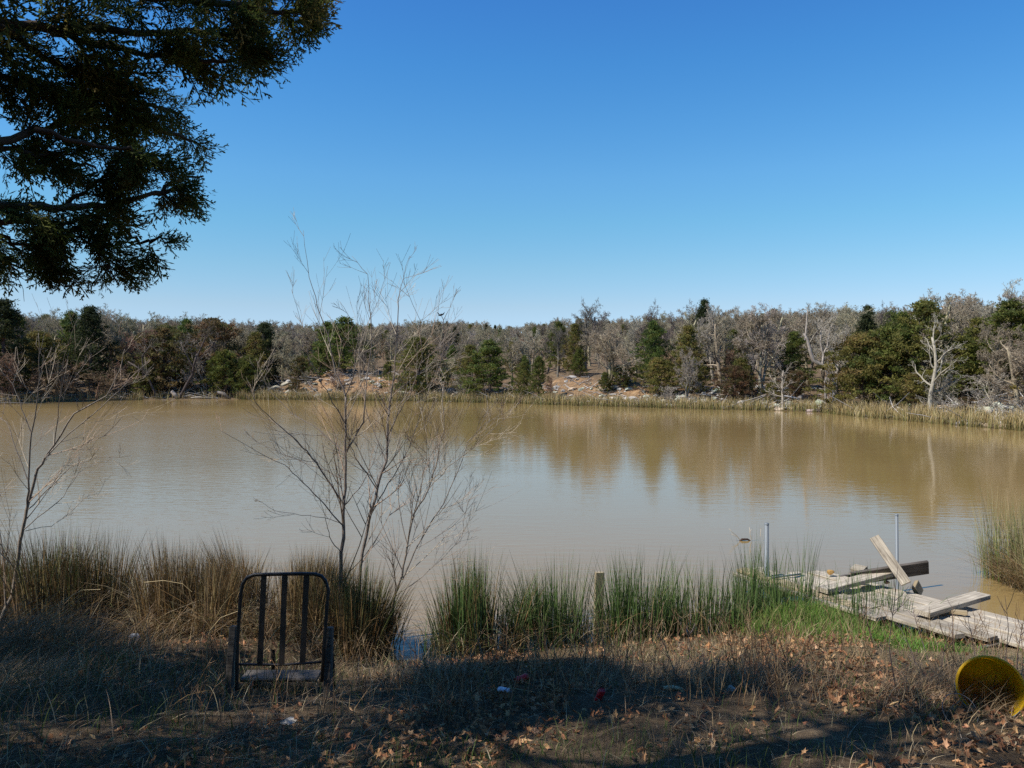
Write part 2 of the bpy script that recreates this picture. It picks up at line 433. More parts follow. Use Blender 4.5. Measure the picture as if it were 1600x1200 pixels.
add = N.new('ShaderNodeMath'); add.operation = 'MULTIPLY_ADD'; L.new(sep.outputs['Red'], add.inputs[0]); add.inputs[1].default_value = 1.5; L.new(mul.outputs[0], add.inputs[2]); add.use_clamp = True
mm = N.new('ShaderNodeMath'); mm.operation = 'MULTIPLY'; mm.use_clamp = True; L.new(add.outputs[0], mm.inputs[0])
m5 = N.new('ShaderNodeMath'); m5.operation = 'MULTIPLY'; m5.inputs[1].default_value = 6; m5.use_clamp = True; L.new(sep.outputs['Red'], m5.inputs[0]); L.new(m5.outputs[0], mm.inputs[1])
mx3 = N.new('ShaderNodeMixRGB'); L.new(mm.outputs[0], mx3.inputs[0]); L.new(mx2.outputs[0], mx3.inputs[1]); L.new(clay.outputs[0], mx3.inputs[2])
mud = N.new('ShaderNodeMixRGB'); L.new(sep.outputs['Blue'], mud.inputs[0]); L.new(mx3.outputs[0], mud.inputs[1]); mud.inputs[2].default_value = (0.11, 0.075, 0.04, 1)
L.new(mud.outputs[0], b.inputs['Base Color'])
bp = N.new('ShaderNodeBump'); bp.inputs['Strength'].default_value = 0.9; bp.inputs['Distance'].default_value = 0.03
L.new(n2.outputs['Fac'], bp.inputs['Height'])
bp2 = N.new('ShaderNodeBump'); bp2.inputs['Strength'].default_value = 0.9; bp2.inputs['Distance'].default_value = 0.2
L.new(n3.outputs['Fac'], bp2.inputs['Height']); L.new(bp.outputs[0], bp2.inputs['Normal']); L.new(bp2.outputs[0], b.inputs['Normal'])
b.inputs['Roughness'].default_value = 0.92; b.inputs['Specular IOR Level'].default_value = 0.12
tag(g.build('ground', m, None, True), None, None, None, 'structure')

# ------------------------------------------------------------------ pond water
w = MB()
wx = np.array([-60, 40.0]); 
w.raw([(-48, 5, 0), (34, 5, 0), (34, 75, 0), (-48, 75, 0)], None, [(0, 1, 2, 3)])
m, N, L, b = newmat('muddy_water')
tc = N.new('ShaderNodeTexCoord')
def mapn(scale, rot=0):
    mp = N.new('ShaderNodeMapping'); mp.inputs['Scale'].default_value = scale; mp.inputs['Rotation'].default_value = (0, 0, rot)
    L.new(tc.outputs['Object'], mp.inputs['Vector']); return mp.outputs[0]
r1 = nz(N, L, 1.0, 3, 0.55, mapn((2.2, 7.5, 1), 0.08)); r2 = nz(N, L, 1.0, 2, 0.5, mapn((0.5, 1.6, 1), -0.1))
patch = nz(N, L, 1.0, 3, 0.6, mapn((0.05, 0.11, 1)))
# wind-ruffled water lies left of a line running from the far left bank towards the middle of the near shore
sp_ = N.new('ShaderNodeSeparateXYZ'); L.new(tc.outputs['Object'], sp_.inputs[0])
a1 = N.new('ShaderNodeMath'); a1.operation = 'MULTIPLY_ADD'; L.new(sp_.outputs['Y'], a1.inputs[0]); a1.inputs[1].default_value = 0.40; a1.inputs[2].default_value = -5.0
a2 = N.new('ShaderNodeMath'); a2.operation = 'ADD'; L.new(sp_.outputs['X'], a2.inputs[0]); L.new(a1.outputs[0], a2.inputs[1])   # x + .4y - 5
a3 = N.new('ShaderNodeMath'); a3.operation = 'MULTIPLY_ADD'; L.new(patch.outputs['Fac'], a3.inputs[0]); a3.inputs[1].default_value = 9.0; L.new(a2.outputs[0], a3.inputs[2])
ruf = N.new('ShaderNodeMapRange'); ruf.inputs['From Min'].default_value = 1.5; ruf.inputs['From Max'].default_value = 7.5; ruf.inputs['To Min'].default_value = 1.0; ruf.inputs['To Max'].default_value = 0.0
L.new(a3.outputs[0], ruf.inputs['Value'])
# calmer belt right under the far bank
cal = N.new('ShaderNodeMapRange'); cal.inputs['From Min'].default_value = 46; cal.inputs['From Max'].default_value = 54; cal.inputs['To Min'].default_value = 1.0; cal.inputs['To Max'].default_value = 0.12
L.new(sp_.outputs['Y'], cal.inputs['Value'])
cal2 = N.new('ShaderNodeMapRange'); cal2.inputs['From Min'].default_value = 15; cal2.inputs['From Max'].default_value = 30; cal2.inputs['To Min'].default_value = 0.35; cal2.inputs['To Max'].default_value = 1.0
L.new(sp_.outputs['Y'], cal2.inputs['Value'])
rm0 = N.new('ShaderNodeMath'); rm0.operation = 'MULTIPLY'; L.new(ruf.outputs[0], rm0.inputs[0]); L.new(cal.outputs[0], rm0.inputs[1])
rm = N.new('ShaderNodeMath'); rm.operation = 'MULTIPLY'; L.new(rm0.outputs[0], rm.inputs[0]); L.new(cal2.outputs[0], rm.inputs[1])
st = N.new('ShaderNodeMapRange'); st.inputs['To Min'].default_value = 0.14; st.inputs['To Max'].default_value = 0.75; L.new(rm.outputs[0], st.inputs['Value'])
bp = N.new('ShaderNodeBump'); bp.inputs['Distance'].default_value = 0.02; L.new(r1.outputs['Fac'], bp.inputs['Height']); L.new(st.outputs[0], bp.inputs['Strength'])
bp2 = N.new('ShaderNodeBump'); bp2.inputs['Distance'].default_value = 0.02; bp2.inputs['Strength'].default_value = 0.12; L.new(r2.outputs['Fac'], bp2.inputs['Height']); L.new(bp.outputs[0], bp2.inputs['Normal'])
L.new(bp2.outputs[0], b.inputs['Normal'])
mudr = ramp(N, [(0.3, (0.242, 0.163, 0.060)), (0.7, (0.278, 0.190, 0.080))]); L.new(patch.outputs['Fac'], mudr.inputs[0]); L.new(mudr.outputs[0], b.inputs['Base Color'])
rr_ = N.new('ShaderNodeMapRange'); rr_.inputs['To Min'].default_value = 0.06; rr_.inputs['To Max'].default_value = 0.17; L.new(rm.outputs[0], rr_.inputs['Value']); L.new(rr_.outputs[0], b.inputs['Roughness']); b.inputs['IOR'].default_value = 1.45
tag(w.build('pond_water', m), None, None, None, 'structure')

# ------------------------------------------------------------------ tree generators
def rvec(rng, s=1.0):
    return Vector((rng.gauss(0, s), rng.gauss(0, s), rng.gauss(0, s)))
def side_dir(d, ang, az):
    ref = Vector((0, 0, 1)) if abs(d.z) < 0.9 else Vector((1, 0, 0))
    a = d.cross(ref).normalized(); b = d.cross(a)
    return (d * math.cos(ang) + (a * math.cos(az) + b * math.sin(az)) * math.sin(ang)).normalized()
def limb(mb_list, rng, p, d, L_, r0, level, cfg):
    k = cfg['seg'][level]; pts = [p.copy()]; rr = [r0]; d = d.copy(); q = p.copy()
    rend = max(cfg['rmin'], r0 * cfg['taper'][level])
    for i in range(k):
        d = (d + rvec(rng, cfg['wig'][level]) + Vector((0, 0, cfg['up'][level]))).normalized()
        q = q + d * (L_ / k)
        if q.z < 0.25: q.z = 0.25 + rng.random() * 0.1
        pts.append(q.copy()); rr.append(r0 + (rend - r0) * (i + 1) / k)
    c = cfg['col'](rng, level)
    mb_list[0 if level <= cfg['trunk_lv'] else 1].tube(pts, rr, cfg['sides'][level], c)
    if level >= cfg['max']: return
    nch = cfg['kids'][level]
    nch = max(1, int(round(nch * rng.uniform(0.8, 1.2))))
    az = rng.uniform(0, 6.28)
    t0 = cfg['start'][level]
    for j in range(nch):
        t = t0 + (1 - t0) * (j + rng.random() * 0.8) / nch
        t = min(t, 0.999)
        f = t * k; i = int(f); f -= i
        pp = pts[i].lerp(pts[i + 1], f); dd = (pts[i + 1] - pts[i]).normalized()
        az += 2.4 + rng.uniform(-0.5, 0.5)
        nd = side_dir(dd, rng.uniform(*cfg['ang'][level]), az)
        ll = L_ * cfg['ratio'][level] * rng.uniform(0.65, 1.2) * (1 - cfg['short'][level] * t)
        rad = (rr[i] * (1 - f) + rr[i + 1] * f)
        limb(mb_list, rng, pp, nd, ll, max(cfg['rmin'], rad * cfg['rr'][level]), level + 1, cfg)
GREY = [(0.275, 0.235, 0.155), (0.215, 0.180, 0.118), (0.34, 0.298, 0.20)]
def oak_cfg(kind):
    base = dict(seg=[6, 6, 5, 4, 3], wig=[0.10, 0.24, 0.32, 0.34, 0.3], up=[0.10, 0.09, 0.06, 0.05, 0.05], taper=[0.45, 0.35, 0.4, 0.5, 0.7],
                sides=[6, 5, 4, 3, 3], kids=[10, 9, 8, 6, 0], start=[0.28, 0.22, 0.2, 0.2, 0], ang=[(0.6, 1.25), (0.4, 1.0), (0.4, 1.1), (0.4, 1.1), (0, 0)],
                ratio=[0.62, 0.50, 0.52, 0.6, 0], short=[0.45, 0.45, 0.4, 0.3, 0], rr=[0.55, 0.55, 0.55, 0.6, 0], rmin=0.0065, max=4, trunk_lv=1)
    cols = {'grey': GREY, 'pale': [(0.28, 0.245, 0.19), (0.33, 0.29, 0.23)], 'dark': [(0.12, 0.10, 0.082), (0.155, 0.13, 0.105)], 'russet': [(0.24, 0.15, 0.095), (0.19, 0.125, 0.085)]}[kind.split('_')[0]]
    def col(rng, lv):
        c = rng.choice(cols); f = rng.uniform(0.85, 1.15); return tuple(x * f for x in c)
    base['col'] = col
    if 'shrub' in kind:
        base.update(kids=[14, 8, 6, 3, 0], start=[0.02, 0.15, 0.2, 0.2, 0], ratio=[0.85, 0.5, 0.5, 0.6, 0], ang=[(0.3, 1.2), (0.3, 0.9), (0.4, 1.0), (0.4, 1), (0, 0)], taper=[0.3, 0.35, 0.4, 0.5, 0.7])
    if 'sparse' in kind:
        base.update(kids=[8, 6, 4, 3, 0])
    return base
def make_oak(kind, seed, H=7.0, lean=0.1, r=0.16):
    """returns (trunk mesh, twig mesh) for a tree of height about H at the origin"""
    rng = random.Random(seed); cfg = oak_cfg(kind)
    a, b_ = MB(), MB()
    d = Vector((rng.uniform(-lean, lean), rng.uniform(-lean, lean), 1)).normalized()
    if 'shrub' in kind:
        limb([a, b_], rng, Vector((0, 0, -0.15)), d, H * 0.55, r, 0, cfg)
    elif 'fork' in kind:
        limb([a, b_], rng, Vector((0, 0, -0.15)), d, H * 0.66, r, 0, cfg)
        limb([a, b_], rng, Vector((0.05, 0, 0.2)), (d + Vector((rng.choice([-0.5, 0.5]), 0.1, 0))).normalized(), H * 0.58, r * 0.8, 0, cfg)
    else:
        limb([a, b_], rng, Vector((0, 0, -0.15)), d, H * 0.70, r, 0, cfg)
    ma, mbm = a.mesh('oak_trunk', M_bark, True), b_.mesh('oak_twigs', M_twig)
    zs = max(v.co.z for v in mbm.vertices)
    return ma, mbm, zs
CED = {'green': [(0.100, 0.130, 0.026), (0.130, 0.150, 0.032), (0.080, 0.105, 0.026), (0.150, 0.145, 0.036)],
       'olive': [(0.185, 0.165, 0.040), (0.150, 0.145, 0.036), (0.120, 0.128, 0.032), (0.200, 0.155, 0.050)],
       'brown': [(0.165, 0.105, 0.048), (0.130, 0.100, 0.040), (0.105, 0.098, 0.034)],
       'dark': [(0.040, 0.056, 0.020), (0.052, 0.068, 0.023), (0.036, 0.048, 0.021)]}
def make_cedar(kind, seed, H=6.0, Wd=3.2, shape='cone', low=0.06, clumps=230, per=46, gaps=False):
    rng = np.random.default_rng(seed)
    tr = MB(); fo = MB(); rg = random.Random(seed)
    tr.tube([(0, 0, -0.15), (0.03, 0.02, H * 0.3), (0.0, 0.05, H * 0.65), (0, 0, H * 0.97)], [0.035 * H ** 0.8, 0.026 * H ** 0.8, 0.013 * H ** 0.8, 0.008], 6, (0.12, 0.085, 0.065))
    z = rng.uniform(low, 1.0, clumps) ** 0.92
    if shape == 'cone': prof = (1 - z) ** 0.6 * (0.55 + 0.45 * np.minimum(1, z / 0.18))
    elif shape == 'round': prof = np.sqrt(np.clip(1 - ((z - 0.45) / 0.56) ** 2, 0, 1))
    else: prof = np.clip(1 - z, 0, 1) ** 0.45 * (0.7 + 0.3 * np.minimum(1, z / 0.25))
    az = rng.uniform(0, 2 * math.pi, clumps)
    lump = 1.06 + 0.26 * np.sin(az * 3 + z * 7 + seed) + 0.24 * np.sin(az * 5 - z * 17)
    rad = prof * Wd / 2 * lump * rng.uniform(0.15, 1.3, clumps) ** 0.65
    cx, cy, cz = rad * np.cos(az), rad * np.sin(az), z * H
    if gaps:  # clumps dropped along the sun direction so dapples of sun get through
        Q_ = [Vector((a, b, c)) for a, b, c in zip(cx, cy, cz)]
        Q_ = [q - to_sun * q.dot(to_sun) for q in Q_]
        kp = np.array([mnoise.noise(q * 0.9) + 0.4 * mnoise.noise(q * 2.7) < 0.06 for q in Q_])
        cx, cy, cz, az, z = cx[kp], cy[kp], cz[kp], az[kp], z[kp]; clumps = len(cx)
    for i in range(0, clumps, 2):
        rb = math.hypot(cx[i], cy[i])
        z0 = max(0.2, cz[i] - 0.45 * rb)
        tr.tube([(0, 0, z0), (cx[i] * 0.5, cy[i] * 0.5, z0 + 0.3 * (cz[i] - z0)), (cx[i], cy[i], cz[i])], [0.022, 0.014, 0.006], 3, (0.17, 0.13, 0.105))
    n = clumps * per
    ci = np.repeat(np.arange(clumps), per)
    cs = rng.uniform(0.12, 0.34, clumps)[ci] * (0.6 + 0.4 * H / 6)
    off = rng.normal(0, 1, (n, 3)) * np.array([1, 1, 0.62]); 
    P = np.stack([cx[ci], cy[ci], cz[ci]], 1) + off * cs[:, None] * 0.62
    out = np.stack([np.cos(az[ci]), np.sin(az[ci]), np.full(n, 0.7)], 1) + rng.normal(0, 0.7, (n, 3))
    out /= np.linalg.norm(out, axis=1, keepdims=True)
    nrm_ = out
    out = np.cross(nrm_, rng.normal(0, 1, (n, 3))); out[:, 2] = np.abs(out[:, 2]) + 0.15; out += nrm_ * 0.35; out /= np.linalg.norm(out, axis=1, keepdims=True) + 1e-9
    sd_ = np.cross(out, nrm_); sd_ /= np.linalg.norm(sd_, axis=1, keepdims=True) + 1e-9
    ln = rng.uniform(0.10, 0.28, n)[:, None]; wd = rng.uniform(0.018, 0.045, n)[:, None]
    V = np.stack([P - out * ln * 0.5, P + sd_ * wd, P + out * ln * 0.5, P - sd_ * wd], 1)
    pal = np.array(CED[kind])
    cc = pal[rng.integers(0, len(pal), clumps)][ci] * rng.uniform(0.75, 1.3, (n, 1))
    fo.raw(V.reshape(-1, 3), None, np.arange(4 * n).reshape(n, 4), np.repeat(cc, 4, axis=0))
    return tr.mesh('cedar_trunk', M_bark, True), fo.mesh('cedar_foliage', M_needle), H

OAKS = {}
for nm, kind, seed, H, lean, r in [('oak1', 'grey', 1, 7, 0.1, 0.15), ('oak2', 'grey_fork', 2, 7, 0.12, 0.14), ('oak3', 'grey', 5, 6.5, 0.2, 0.13), ('oak4', 'dark', 8, 7, 0.1, 0.15),
                                   ('pale1', 'pale_sparse', 12, 8, 0.04, 0.17), ('pale2', 'pale_shrub', 15, 5, 0.2, 0.07), ('russet1', 'russet_shrub', 18, 4.5, 0.2, 0.06), ('grey_shrub', 'grey_shrub', 21, 3.5, 0.2, 0.05), ('pale3', 'pale_fork', 26, 7, 0.1, 0.13)]:
    OAKS[nm] = make_oak(kind, seed, H, lean, r)
CEDS = {}
for nm, kind, seed, H, W_, sh, low, cl in [('cone_green', 'green', 1, 6, 3.7, 'cone', 0.08, 230), ('cone_olive', 'olive', 2, 6, 3.9, 'cone', 0.06, 240), ('dome_green', 'green', 3, 5, 4.2, 'dome', 0.10, 300),
                                           ('dome_olive', 'olive', 4, 5, 4.2, 'dome', 0.08, 300), ('round_brown', 'brown', 5, 4, 3.2, 'round', 0.05, 200), ('cone_dark', 'dark', 6, 7, 3.0, 'cone', 0.05, 230), ('round_olive', 'olive', 7, 3, 3.4, 'round', 0.04, 170)]:
    CEDS[nm] = make_cedar(kind, seed, H, W_, sh, low, cl)

def shore_y(px):
    tab = [(-160, 641), (-60, 636), (0, 632), (60, 629.5), (120, 627), (200, 625.3), (290, 624.5), (380, 624.3), (480, 625), (600, 626.5), (700, 628), (800, 630.5), (900, 633.5), (1000, 636.5), (1100, 639.5), (1200, 641.5), (1270, 643), (1300, 646), (1350, 652), (1400, 656), (1500, 665), (1600, 673), (1700, 684)]
    return float(np.interp(px, [t[0] for t in tab], [t[1] for t in tab]))
def bank_xy(px, off):
    """place on the far bank: off metres behind the water's edge in the direction px"""
    p = at_z(px, shore_y(px), 0.0); d = p.y
    k = (d + off) / d
    return p.x * k, p.y * k
RNGT = random.Random(99)
first_use = {}
def plant(src, px, ytop, off, label, group=None, wf=1.0, name=None, rz=None):
    """a tree standing off metres behind the far shore, its top at picture height ytop"""
    lib = OAKS if src in OAKS else CEDS
    tm, fm, H0 = lib[src]
    x, y = bank_xy(px, off)
    z = gz(x, y)
    ztop = CAM_H + (575 - ytop) / FPX * y
    s = max(0.25, (ztop - z) / H0)
    if lib is CEDS: wf = wf * 1.22
    rz = RNGT.uniform(0, 6.28) if rz is None else rz
    nm = name or ('bare_oak' if lib is OAKS and 'shrub' not in src and src not in ('pale2', 'russet1') else 'bare_shrub' if lib is OAKS else 'cedar_tree')
    cat = {'bare_oak': 'tree', 'bare_shrub': 'shrub', 'cedar_tree': 'tree', 'cedar_bush': 'bush', 'leaning_tree': 'tree', 'dead_tree': 'tree'}[nm]
    if src not in first_use:
        r = thing(nm, label, cat, (x, y, z), rz, group)
        link('trunk', tm, r); link('twigs' if lib is OAKS else 'foliage', fm, r)
        r.scale = (s * wf, s * wf, s)
        first_use[src] = r
    else:
        r = dup_tree(first_use[src], (x, y, z), rz, (s * wf, s * wf, s), label, group)
        r.name = nm; r['category'] = cat
        if not group and 'group' in r: del r['group']
    return r

G1, G2, G3 = 'bare oaks along the far shore', 'cedars along the far shore', 'leafless shrubs along the far shore'
plants = [
 # left wood, dense and dark
 ('cone_dark', 8, 470, 3, 'dark pointed cedar at the extreme left of the far bank', G2, 1.2),
 ('oak4', -25, 480, 6, 'dark bare oak partly cut off by the left edge of the picture', G1, 1.0),
 ('russet1', 25, 545, 1.5, 'reddish brown leafless thicket under the leftmost dark cedar', G3, 1.2),
 ('oak4', 45, 482, 7, 'bare oak behind the left sapling, right of the leftmost dark cedar', G1, 0.9),
 ('dome_olive', 62, 520, 4, 'olive cedar behind the upper twigs of the left sapling', G2, 0.9),
 ('oak1', 78, 478, 9, 'tall bare oak between the two dark pointed cedars on the left', G1, 0.9),
 ('russet1', 90, 560, 1.2, 'reddish leafless thicket overhanging the water left of the second dark cedar', G3, 1.4),
 ('cone_green', 112, 488, 6, 'small green cedar top just left of the second dark pointed cedar', G2, 0.8),
 ('cone_dark', 143, 481, 3.2, 'very dark tall cedar with ragged tip, second from the left', G2, 1.1),
 ('oak2', 158, 474, 10, 'bare oak rising behind the second dark cedar on the left', G1, 1.0),
 ('russet1', 150, 575, 0.8, 'low dark leafless shrub at the waterline under the second dark cedar', G3, 1.6),
 ('oak3', 182, 484, 8, 'bare oak crown right of the second dark cedar on the left', G1, 0.9),
 ('russet1', 200, 512, 3, 'tall rust brown shrub right of the second dark cedar', G3, 0.9),
 ('russet1', 235, 508, 4, 'pinkish brown leafless shrub left of the brownish cedar', G3, 0.9),
 ('oak1', 235, 486, 9, 'wide bare oak on the skyline above the pinkish brown shrub', G1, 1.1),
 ('round_brown', 258, 512, 3.5, 'brownish cedar left of the leaning dark trunk', G2, 1.0),
 ('dome_olive', 225, 560, 2, 'low olive cedar near the water left of the white log', G2, 0.8),
 ('cone_green', 292, 500, 7, 'dark green cedar top above the leaning dark trunk', G2, 0.8),
 ('oak3', 312, 487, 9, 'bare oak on the skyline above the leaning trunk', G1, 1.1),
 ('pale2', 322, 520, 3, 'pale leafless shrub behind the leaning dark trunk', G3, 0.8),
 ('round_brown', 335, 500, 5, 'rusty topped cedar right of the leaning dark trunk', G2, 0.9),
 ('dome_green', 352, 548, 2, 'bright green cedar close to the water at the left end of the sedge belt', G2, 0.9),
 ('oak2', 372, 503, 8, 'bare oak left of the lowest dip in the left skyline', G1, 0.9),
 ('dome_green', 388, 556, 1.7, 'low green bush beside the left end of the sedge belt', G2, 0.8, 'cedar_bush'),
 ('cone_olive', 400, 520, 5, 'olive cedar above the tilted rock slab', G2, 0.9),
 # above the orange cut bank
 ('cone_dark', 415, 506, 9, 'dark cedar on the skyline left of the middle sapling', G2, 1.3),
 ('oak1', 425, 497, 12, 'bare oak on the skyline left of the middle sapling', G1, 1.0),
 ('oak3', 440, 520, 5, 'grey bare oak just above the tilted rock slab', G1, 1.0),
 ('grey_shrub', 455, 550, 4.5, 'grey leafless bush at the top of the cut bank beside the rock slab', G3, 1.1),
 ('round_brown', 468, 558, 4.5, 'small brownish cedar on top of the orange cut bank', G2, 0.8),
 ('dome_green', 500, 540, 4.8, 'bright green cedar on top of the orange cut bank', G2, 0.7),
 ('oak2', 490, 512, 8, 'bare oak between the bright green cedar and the skyline', G1, 1.0),
 ('cone_green', 538, 497, 6.5, 'tallest green cedar behind the middle sapling', G2, 1.3),
 ('cone_green', 512, 504, 8, 'green cedar touching the left side of the tallest middle cedar', G2, 1.0),
 ('oak4', 568, 540, 5, 'dark bare oak above the right part of the orange cut bank', G1, 0.9),
 ('grey_shrub', 585, 560, 4.5, 'grey leafless bush above the right end of the orange cut bank', G3, 1.1),
 ('dome_green', 606, 565, 4, 'low green cedar at the right end of the orange cut bank', G2, 0.6, 'cedar_bush'),
 ('oak1', 610, 512, 9, 'bare oak behind the upper stems of the middle sapling', G1, 1.0),
 ('cone_olive', 653, 528, 2.2, 'broad orange tinged cedar with dark skirt at the right end of the cut bank', G2, 1.45),
 ('oak2', 690, 503, 22, 'bare tree carrying the black bird at its top', G1, 0.8),
 ('grey_shrub', 700, 555, 4, 'grey leafless bush right of the broad dark skirted cedar', G3, 1.2),
 ('grey_shrub', 478, 578, 2.6, 'small grey leafless bush growing on the left face of the orange cut bank', G3, 0.9),
 ('round_brown', 462, 592, 1.6, 'tiny green brown bush at the left foot of the orange cut bank', G2, 0.7, 'cedar_bush'),
 ('russet1', 530, 580, 2.4, 'russet leafless scrub on the middle of the orange cut bank', G3, 1.3),
 ('grey_shrub', 625, 580, 2.4, 'small grey leafless scrub on the right face of the orange cut bank', G3, 1.2),
 # middle
 ('cone_olive', 735, 540, 3.2, 'olive cedar, left one of the pair in the middle of the far shore', G2, 1.0),
 ('cone_green', 765, 533, 2.2, 'green cedar with bare lower trunk, right one of the middle pair', G2, 1.25),
 ('oak3', 800, 528, 7, 'grey bare oak behind and right of the middle cedar pair', G1, 1.0),
 ('pale2', 722, 575, 2.0, 'small pale leafless shrub left of the middle cedar pair', G3, 0.9),
 ('cone_olive', 818, 566, 1.6, 'thin small olive cedar at the waterline, left of two', G2, 0.7),
 ('cone_green', 842, 558, 1.6, 'thin small green cedar at the waterline, right of two', G2, 0.7),
 ('russet1', 862, 585, 1.5, 'small russet leafless shrub at the left end of the yellow slope', G3, 0.6),
 ('oak1', 830, 515, 14, 'bare oak up the slope behind the two thin waterline cedars', G1, 0.9),
 ('cone_olive', 898, 507, 8, 'tall narrow cedar left of the spreading oak over the yellow slope', G2, 0.75),
 ('dome_green', 905, 545, 7, 'low green cedar under the tall narrow cedar above the yellow slope', G2, 0.55, 'cedar_bush'),
 ('oak4', 915, 466, 15, 'tall dark oak with crooked bare limbs on the skyline above the yellow slope', G1, 0.9),
 ('oak4', 937, 463, 17, 'second tall dark oak breaking the skyline right of the first', G1, 0.8),
 ('oak2', 950, 505, 4.0, 'spreading grey oak at the right side of the yellow slope', G1, 1.15),
 ('dome_green', 945, 582, 3.2, 'small bright green bush at the foot of the spreading grey oak', G2, 0.7, 'cedar_bush'),
 ('round_olive', 970, 572, 4.2, 'round olive bush right of the spreading grey oak', G2, 0.8, 'cedar_bush'),
 # right of middle
 ('cone_green', 1020, 503, 7, 'tall green cedar under the crooked dark oak right of the yellow slope', G2, 0.85),
 ('oak4', 1024, 468, 14, 'crooked dark oak on the skyline directly above the tall green cedar', G1, 0.8),
 ('dome_olive', 1030, 560, 3.5, 'wide olive cedar mass low on the slope right of the yellow slope', G2, 1.1),
 ('cone_olive', 1075, 510, 6, 'olive cedar with pointed top above the wide olive mass', G2, 0.8),
 ('cone_dark', 1100, 470, 14, 'thin dark cedar spike on the skyline right of centre', G2, 0.7),
 ('oak4', 1082, 462, 15, 'dark twisted oak just left of the thin dark cedar spike', G1, 0.95),
 ('pale3', 1072, 540, 2.3, 'slim pale bare tree with straight trunk near the waterline', G1, 0.8),
 ('pale2', 1045, 600, 1.6, 'low silvery leafless shrub beside the slim pale tree', G3, 1.4),
 ('dome_olive', 1085, 560, 4.5, 'olive cedar directly behind the slim pale tree', G2, 0.8),
 ('oak1', 1125, 482, 9, 'broad grey oak crown right of the thin dark cedar spike', G1, 1.1),
 ('round_brown', 1148, 572, 2.6, 'brownish green cedar bush above the pale pyramid shaped boulder', G2, 1.0, 'cedar_bush'),
 ('dome_olive', 1158, 560, 4.2, 'olive cedar left of the two white trunked oaks', G2, 0.8),
 ('oak3', 1172, 478, 4.6, 'grey oak with long low limb reaching left, left of the white forked oak', G1, 1.05),
 ('pale3', 1188, 470, 4.2, 'white barked forked oak with a tall fan of branches', G1, 0.95),
 ('oak2', 1212, 474, 10, 'grey oak crown behind the white forked oak', G1, 0.9),
 ('cone_green', 1240, 520, 6, 'green cedar left of the bent broken tree', G2, 1.1),
 ('round_brown', 1243, 580, 3.2, 'brown tinged cedar bush behind the small bare waterline tree', G2, 0.9, 'cedar_bush'),
 ('round_olive', 1208, 598, 2.6, 'low olive bush left of the small bare waterline tree', G2, 0.7, 'cedar_bush'),
 ('pale1', 1223, 560, 0.7, 'small bare tree with level branches standing at the waterline', G1, 1.15),
 ('oak1', 1262, 482, 10, 'grey oak crown on the skyline left of the bent broken tree', G1, 0.9),
 ('pale3', 1290, 486, 5.5, 'many stemmed pale oak behind the bent broken tree', G1, 0.9),
 ('oak3', 1328, 480, 9, 'grey oak crown on the skyline right of the bent broken tree', G1, 0.9),
 # right
 ('dome_olive', 1348, 522, 3.4, 'large rounded olive cedar right of the bent broken tree', G2, 1.15),
 ('dome_green', 1392, 508, 4.2, 'large green cedar touching the olive one on its right', G2, 0.95),
 ('cone_dark', 1352, 492, 9, 'dark cedar tip above the large olive cedar', G2, 0.9),
 ('cone_green', 1408, 490, 7, 'green cedar tip left of the tall pale tree', G2, 1.0),
 ('oak4', 1395, 470, 12, 'dark thin limbed oak on the skyline above the large green cedar', G1, 0.8),
 ('dome_olive', 1425, 585, 3.2, 'low olive cedar at the foot of the tall pale tree', G2, 0.7, 'cedar_bush'),
 ('cone_olive', 1443, 472, 5.5, 'pointed green cedar directly behind the tall pale tree', G2, 1.0),
 ('pale1', 1452, 486, 1.5, 'tall pale bare tree with straight trunk rising from the tan sedges', G1, 1.0),
 ('oak2', 1470, 448, 12, 'tallest twisted oak crown on the right skyline', G1, 0.9),
 ('cone_green', 1505, 528, 6.5, 'green cedar between the tall pale tree and the right edge', G2, 1.2),
 ('pale2', 1478, 575, 2.2, 'thin pale leafless shrub right of the tall pale tree', G3, 0.9),
 ('round_brown', 1508, 620, 2.0, 'small brown green bush low behind the tan sedges', G2, 0.8, 'cedar_bush'),
 ('oak1', 1528, 462, 11, 'bare oak on the skyline right of the tallest twisted crown', G1, 0.9),
 ('oak3', 1550, 500, 6, 'grey bare oak leaning over the red soil near the right edge', G1, 1.0),
 ('cone_green', 1578, 472, 8, 'dark green cedar near the top right end of the wood', G2, 1.1),
 ('oak2', 1585, 520, 2.6, 'wide spreading grey oak at the right edge behind the sedges', G1, 1.35),
 ('pale3', 1612, 440, 9, 'tall pale twisted oak cut off by the right edge of the picture', G1, 1.0),
 ('pale2', 1560, 575, 2.0, 'tangled pale leafless shrub near the right edge of the far bank', G3, 1.4),
 ('oak1', 1660, 455, 8, 'bare oak just outside the right edge beyond the sedges', G1, 1.0),
 ('dome_olive', 1690, 500, 5, 'olive cedar just outside the right edge beyond the sedges', G2, 1.0),
]
for a in plants:
    plant(a[0], a[1], a[2], a[3], a[4], a[5], a[6], a[7] if len(a) > 7 else None)

